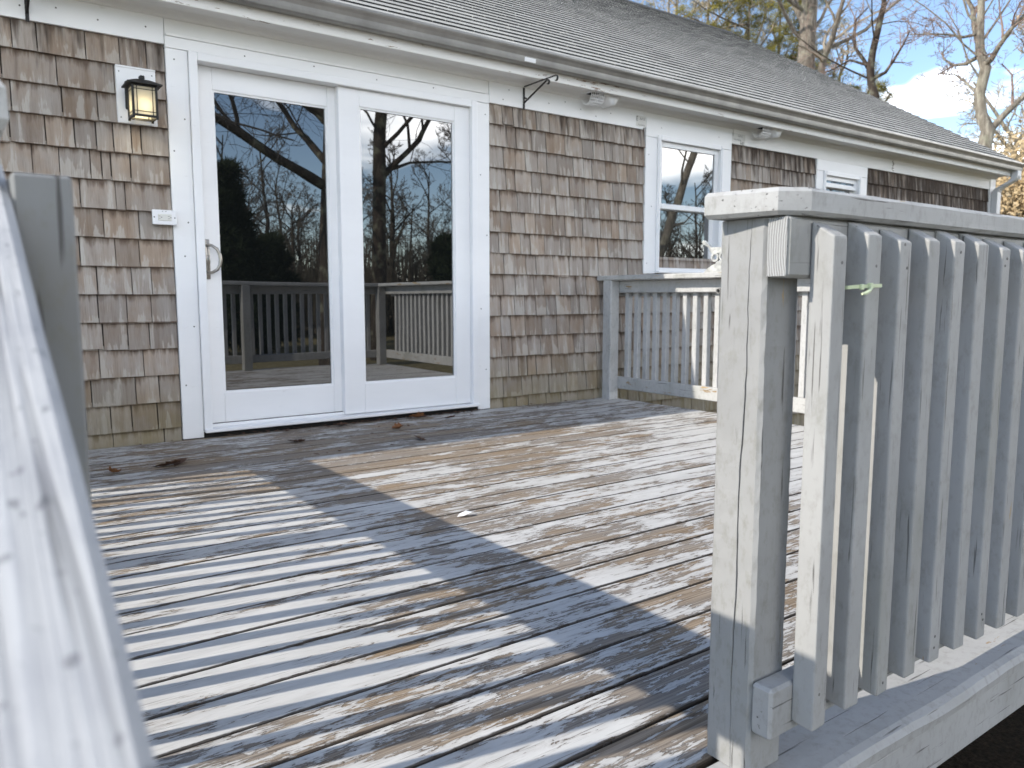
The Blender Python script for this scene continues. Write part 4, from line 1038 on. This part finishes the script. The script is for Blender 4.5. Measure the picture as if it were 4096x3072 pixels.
def needles(mat, per, ln, wd, keep=1.0, zmax=None):
    def f(rr, tips):
        mb = MB()
        for (q, d) in tips:
            if rr.random() > keep: continue
            for _ in range(per):
                v = Vector((rr.gauss(0, 1), rr.gauss(0, 1), rr.gauss(0.35, 1))).normalized(); v = (v + d * 0.9).normalized(); s_ = v.orthogonal().normalized() * wd
                a = q + v * 0.02 + Vector((rr.gauss(0, .06), rr.gauss(0, .06), rr.gauss(0, .05))); b = len(mb.v); e = a + v * ln * rr.uniform(0.6, 1.15)
                mb.v += [tuple(a - s_), tuple(a + s_), tuple(e)]; mb.f.append((b, b + 1, b + 2))
        return mb, mat
    return f
def leaves(mat, per, ln, keep=1.0, sp=0.12):
    def f(rr, tips):
        mb = MB()
        for (q, d) in tips:
            if rr.random() > keep: continue
            for _ in range(per):
                a = q + Vector((rr.gauss(0, sp), rr.gauss(0, sp), rr.gauss(0, sp))); v = Vector((rr.gauss(0, 1), rr.gauss(0, 1), rr.gauss(0, 1))).normalized(); s_ = v.orthogonal().normalized() * ln * 0.35; v *= ln * rr.uniform(.6, 1.2)
                b = len(mb.v); mb.v += [tuple(a), tuple(a + v * 0.5 + s_), tuple(a + v), tuple(a + v * 0.5 - s_)]; mb.f.append((b, b + 1, b + 2, b + 3))
        return mb, mat
    return f
B_OAK = bark_material('oak_bark', (0.20, 0.17, 0.14), (0.34, 0.31, 0.26)); B_DARK = bark_material('dark_bark', (0.06, 0.047, 0.038), (0.11, 0.09, 0.075))
B_LICH = bark_material('lichen_bark', (0.24, 0.21, 0.17), (0.40, 0.38, 0.31))
T_OAK = plain('oak_twig', (0.30, 0.25, 0.19), 0.9, 0, 0.3, 2); T_DARK = plain('dark_twig', (0.045, 0.036, 0.03), 0.9, 0, 0.3, 2); T_TAN = plain('tan_twig', (0.36, 0.30, 0.215), 0.9, 0, 0.3, 2); T_WOOD = plain('grey_brown_twig', (0.12, 0.10, 0.08), 0.9, 0, 0.3, 2); T_RED = plain('reddish_twig', (0.25, 0.175, 0.14), 0.9, 0, 0.3, 2)
F_PINE = leafy('pine_needles', [(0.05, 0.06, 0.012), (0.19, 0.17, 0.035), (0.36, 0.29, 0.07)]); F_DARK = leafy('dark_evergreen', [(0.008, 0.012, 0.006), (0.02, 0.028, 0.012), (0.035, 0.045, 0.02)])
F_TAN = leafy('dry_beech_leaves', [(0.30, 0.20, 0.10), (0.46, 0.35, 0.20), (0.50, 0.40, 0.27)])
def spot(yaw, dist):                                   # ground point by compass bearing and range from the deck steps
    return (CAM.x + dist * math.sin(R(yaw)), CAM.y + dist * math.cos(R(yaw)), GZ)
PP = dict(wob=0.10, up=0.05, rmin=0.010, kids=[11, 7, 5, 4], t0=0.42, ang=(28, 62))
# behind the house
fine_p = dict(PP, rmin=0.0045, wob=0.15, up=0.02, rk=0.6, limbkids=8)
make_tree(21, [(0, 0, 0), (0.1, 0, 4.2), (0, 0, 8.6), (0.01, -0.01, 9.2), (0.01, -0.02, 9.8), (0.02, -0.03, 10.4), (0.01, -0.02, 11.2), (0.1, 0.1, 13), (0.3, 0.2, 16)], [0.33, 0.29, 0.27, 0.265, 0.25, 0.24, 0.21, 0.15, 0.04], dict(fine_p, t0=0.30, kids=[12, 7, 6, 4]), 4, B_OAK, T_OAK,
          limbs=[([(0.01, -0.02, 9.73), (0.11, 0.28, 10.2), (0.2, 0.59, 10.67), (0.34, 0.82, 11.32), (0.4, 1.18, 12.2), (0.5, 1.5, 13.5)], 0.14), ([(0.18, -0.28, 7.9), (0.10, -0.50, 8.5), (0.08, -0.58, 8.8), (-0.02, -0.88, 9.24), (-0.16, -1.13, 9.76), (-0.29, -1.38, 10.25), (-0.46, -1.6, 10.83)], 0.13)],
          name='oak_tree', label='thick straight oak trunk rising behind the roof slope', loc=(21.23, 10.6, GZ))
make_tree(33, [(0, 0, 0), (0.05, 0, 4), (0.0, 0.0, 7.12), (-0.06, 0.1, 7.48), (-0.08, 0.14, 7.86), (-0.06, 0.1, 8.34), (0.0, 0.0, 8.98), (0.05, -0.09, 9.53), (0.06, -0.1, 10.2), (0.2, 0, 11.5)], [0.17, 0.14, 0.12, 0.11, 0.105, 0.095, 0.085, 0.07, 0.055, 0.02], dict(fine_p, kids=[5, 5, 5, 3], t0=0.35, spread=0.6, limbkids=5), 4, B_DARK, T_RED,
          limbs=[([(-0.07, 0.13, 7.77), (0.0, 0.39, 8.19), (0.06, 0.71, 8.61), (0.13, 0.81, 9.12), (0.2, 0.8, 9.45), (0.35, 0.55, 9.74)], 0.06), ([(-0.06, 0.1, 7.59), (0.05, -0.24, 7.72), (0.08, -0.45, 8.01), (0.12, -0.68, 8.39), (0.1, -0.85, 8.7)], 0.055), ([(-0.12, 0.21, 7.99), (-0.2, 0.7, 8.23), (-0.3, 1.09, 8.07), (-0.35, 1.46, 8.0)], 0.04)],
          name='forked_tree', label='dark forked tree against the blue sky right of the oak trunk', loc=(20.56, 7.89, GZ))
make_tree(47, [(0, 0, 0), (0.1, 0.1, 2.6), (0.0, 0.0, 5.09), (0.02, -0.04, 5.39), (-0.04, 0.1, 5.76), (-0.07, 0.16, 6.25), (-0.03, 0.08, 6.82), (-0.09, 0.2, 7.21), (-0.1, 0.23, 7.62), (-0.1, 0.23, 8.1), (-0.11, 0.25, 8.77), (0.1, 0.2, 10.4)], [0.21, 0.18, 0.165, 0.16, 0.135, 0.125, 0.13, 0.11, 0.10, 0.085, 0.07, 0.02], dict(fine_p, kids=[7, 6, 6, 4], t0=0.45, spread=0.8), 4, B_LICH, T_RED,
          limbs=[([(0.02, -0.04, 5.33), (0.2, -0.30, 5.73), (0.35, -0.62, 6.1), (0.45, -0.80, 6.45), (0.5, -1.0, 6.87), (0.7, -1.4, 7.8)], 0.085), ([(-0.05, 0.11, 6.89), (-0.15, -0.09, 6.97), (-0.24, -0.25, 7.16), (-0.30, -0.55, 7.51), (-0.4, -0.9, 7.75), (-0.5, -1.4, 8.3)], 0.085),
                 ([(-0.12, 0.26, 7.08), (-0.05, 0.52, 7.01), (0.0, 0.83, 7.06), (0.05, 1.1, 7.28), (0.15, 1.2, 7.5)], 0.05), ([(-0.1, 0.23, 7.35), (0.0, 0.40, 7.82), (0.06, 0.5, 8.29), (0.1, 0.72, 8.68), (0.2, 0.9, 9.1), (0.3, 1.2, 10)], 0.07), ([(-0.1, 0.22, 7.62), (-0.34, 0.48, 7.56), (-0.5, 0.76, 7.66), (-0.7, 1.11, 7.73), (-0.9, 1.47, 7.77)], 0.04), ([(-0.11, 0.24, 6.3), (0.0, 0.52, 6.6), (0.05, 0.81, 6.85), (0.0, 1.2, 6.95)], 0.035)],
          name='lichen_oak_tree', label='pale lichened oak with many bare limbs at the right edge', loc=(19.04, 4.24, GZ))
pine_p = dict(PP, kids=[26, 6, 4], t0=0.35, ang=(50, 85), up=0.03, spread=0.8, rmin=0.008)
for i, (yw, ds, ht, lab) in enumerate(((49.6, 33, 14, 'yellow green pine behind the left end of the roof ridge'), (52.3, 31, 12.0, 'yellow green pine close left of the oak trunk'), (54.3, 36, 14.0, 'taller pine behind the oak trunk'), (59.4, 28, 8.0, 'low pine tufts under the dark forked tree'))):
    make_tree(60 + i, [(0, 0, 0), (0.1, 0, ht * 0.3), (0, 0.1, ht * 0.6), (0.1, 0.1, ht)], [0.2, 0.17, 0.11, 0.03], pine_p, 3, B_OAK, T_TAN, foliage=needles(F_PINE, 30, 0.24, 0.011, 1.0 if i != 3 else 0.4),
              name='pine_tree', label=lab, loc=spot(yw, ds), group='pines behind the house')
tan_p = dict(PP, kids=[14, 7, 5, 4], t0=0.3, up=0.06, spread=0.9, wob=0.14, rmin=0.009)
for i, (yw, ds, ht, lab) in enumerate(((47.3, 33, 14, 'pale bare tree rising over the left end of the ridge'), (52.0, 36, 14, 'pale bare tree among the pines'), (58.0, 34, 11, 'thin pale tree just right of the oak trunk'), (69.5, 27, 9.5, 'pale twiggy tree past the right house corner'))):
    make_tree(80 + i, [(0, 0, 0), (0.2, 0, ht * 0.35), (-0.2, 0.2, ht * 0.65), (0.3, 0, ht)], [0.17, 0.14, 0.10, 0.03], tan_p, 4, B_LICH, T_TAN, name='bare_tree', label=lab, loc=spot(yw, ds), foliage=leaves(F_TAN, 1, 0.10, 0.12))
shr_p = dict(PP, kids=[20, 7, 5], t0=0.08, ang=(20, 60), up=0.10, spread=1.2, rmin=0.006, wob=0.16)
for i, (yw, ds, ht, lab) in enumerate(((67.6, 19.5, 3.6, 'tan leafy thicket behind the downspout'), (69.6, 17.5, 3.8, 'tan leafy thicket at the right picture edge'), (72.5, 17, 4.0, 'tan thicket beyond the right picture edge'), (68.4, 25, 4.6, 'taller pale thicket behind the others'))):
    make_tree(100 + i, [(0, 0, 0), (0.1, 0, ht * 0.3), (-0.1, 0.1, ht * 0.6), (0.1, 0, ht * 0.9)], [0.06, 0.05, 0.035, 0.015], dict(shr_p), 3, B_LICH, T_TAN, foliage=leaves(F_TAN, 7, 0.10, 0.9, 0.22), name='thicket', label=lab, loc=spot(yw, ds), group='tan thickets beside the house')

# across the yard, seen mirrored in the glass (bearings from the mirrored viewpoint)
def mspot(yaw, dist): return (CAM.x + dist * math.sin(R(yaw)), -CAM.y - dist * math.cos(R(yaw)), GZ)
ref_p = dict(PP, kids=[13, 8, 7, 5], t0=0.3, up=0.02, ang=(35, 72), spread=1.15, rmin=0.0045, wob=0.13, rk=0.62)
make_tree(121, [(0, 0, 0), (0.1, 0, 2.5), (0.1, 0.1, 5), (0.35, 0.1, 7.5), (0.3, 0, 10), (0.5, 0, 14)], [0.20, 0.17, 0.15, 0.13, 0.10, 0.03], ref_p, 4, B_DARK, T_DARK,
          limbs=[([(0.1, 0, 4.2), (1.0, 0.4, 5.2), (1.7, 0.6, 6.6), (2.2, 0.7, 8.2)], 0.08), ([(0.2, 0, 6.6), (-1.2, 0.5, 7.2), (-2.6, 0.9, 7.6), (-3.8, 1.2, 8.6)], 0.10)],
          name='yard_tree', label='tall dark yard tree mirrored in the right door pane', loc=mspot(26.3, 19))
make_tree(133, [(0, 0, 0), (0.0, 0, 2.5), (0.1, 0.1, 5), (0.0, 0.1, 7.5), (0.2, 0, 10), (0.3, 0, 14)], [0.42, 0.36, 0.32, 0.28, 0.2, 0.05], ref_p, 4, B_DARK, T_DARK,
          limbs=[([(0, 0, 3.7), (-1.2, 0.3, 4.15), (-2.5, 0.6, 4.75), (-4.0, 0.9, 5.2), (-5.2, 1.2, 5.9)], 0.12), ([(0.0, 0, 5.2), (-1.5, -0.6, 6.2), (-3.2, -1, 6.6), (-4.6, -1.2, 7.4)], 0.11), ([(0.0, 0, 6.6), (-1.0, 0.8, 8.0), (-2.2, 1.2, 9.2), (-3.6, 1.4, 9.6)], 0.10)],
          name='yard_tree', label='thick dark yard tree mirrored at the right of the left door pane', loc=mspot(23.6, 17))
make_tree(141, [(0, 0, 0), (-0.3, 0, 2.5), (0.6, 0.1, 5), (1.8, 0.1, 7.5), (3.0, 0, 10)], [0.15, 0.13, 0.11, 0.08, 0.03], dict(ref_p, kids=[7, 6, 5, 4]), 4, B_LICH, T_OAK, name='yard_tree', label='leaning pale yard tree mirrored in the window beside the railing', loc=mspot(47.2, 24))
ev_p = dict(PP, kids=[44, 8, 5], t0=0.05, ang=(60, 95), up=0.0, spread=0.62, rmin=0.008)
for i, (yw, ds, ht, lab) in enumerate(((15.6, 22, 4.4, 'dark dense evergreen mirrored at the left of the door'), (18.8, 25, 3.0, 'low dark evergreen mirrored in the left door pane'), (31.8, 30, 3.6, 'dark evergreen mirrored at the right of the right door pane'))):
    make_tree(150 + i, [(0, 0, 0), (0, 0, ht * 0.5), (0, 0, ht)], [0.14, 0.09, 0.02], dict(ev_p, spread=0.75), 3, B_DARK, T_DARK, foliage=needles(F_DARK, 16, 0.26, 0.018), name='evergreen_tree', label=lab, loc=mspot(yw, ds), group='evergreens across the yard')
wood_p = dict(PP, kids=[12, 7, 5, 3], t0=0.25, up=0.06, spread=0.85, rmin=0.012)
protos = [make_tree(170 + i, [(0, 0, 0), (0.2, 0, 3), (-0.1, 0.2, 6), (0.2, 0, ht)], [0.17, 0.14, 0.10, 0.03], wood_p, 4, B_DARK, T_WOOD, name='woodland_tree', label='bare woodland tree across the yard, seen only mirrored in the glass', loc=mspot(12 + i * 9, 38), group='woodland trees across the yard') for i, ht in enumerate((9.5, 8, 10.5))]
for o in protos: o.scale = (0.7, 0.7, 0.7)
for i in range(56):
    o = copy_tree(protos[i % 3]); yw = 7 + i * 1.1 + rng.uniform(-.8, .8); o.location = mspot(yw, rng.uniform(32, 50)); o.rotation_euler = (0, 0, rng.uniform(0, 6.28)); s_ = rng.uniform(0.5, 0.78); o.scale = (s_, s_, s_)
br = MB(); rr = random.Random(5)
for i in range(17000):
    yw = rr.uniform(4, 70); q = Vector(mspot(yw, rr.uniform(30, 46))) + Vector((0, 0, 0)); h = rr.choice((rr.uniform(0.5, 2.2), rr.uniform(1.0, 3.8)))
    a = q + Vector((0, 0, rr.uniform(0, 0.6))); e = a + Vector((rr.gauss(0, .35), rr.gauss(0, .35), h)); br.tube([a, (a + e) / 2 + Vector((rr.gauss(0, .1), rr.gauss(0, .1), 0)), e], [0.035, 0.024, 0.010], 3, False)
tag(br.build('underbrush', plain('brown_underbrush', (0.075, 0.06, 0.042), 0.9, 0, 0.5, 0.6)), 'brown underbrush at the foot of the woods across the yard', 'underbrush', kind='stuff')
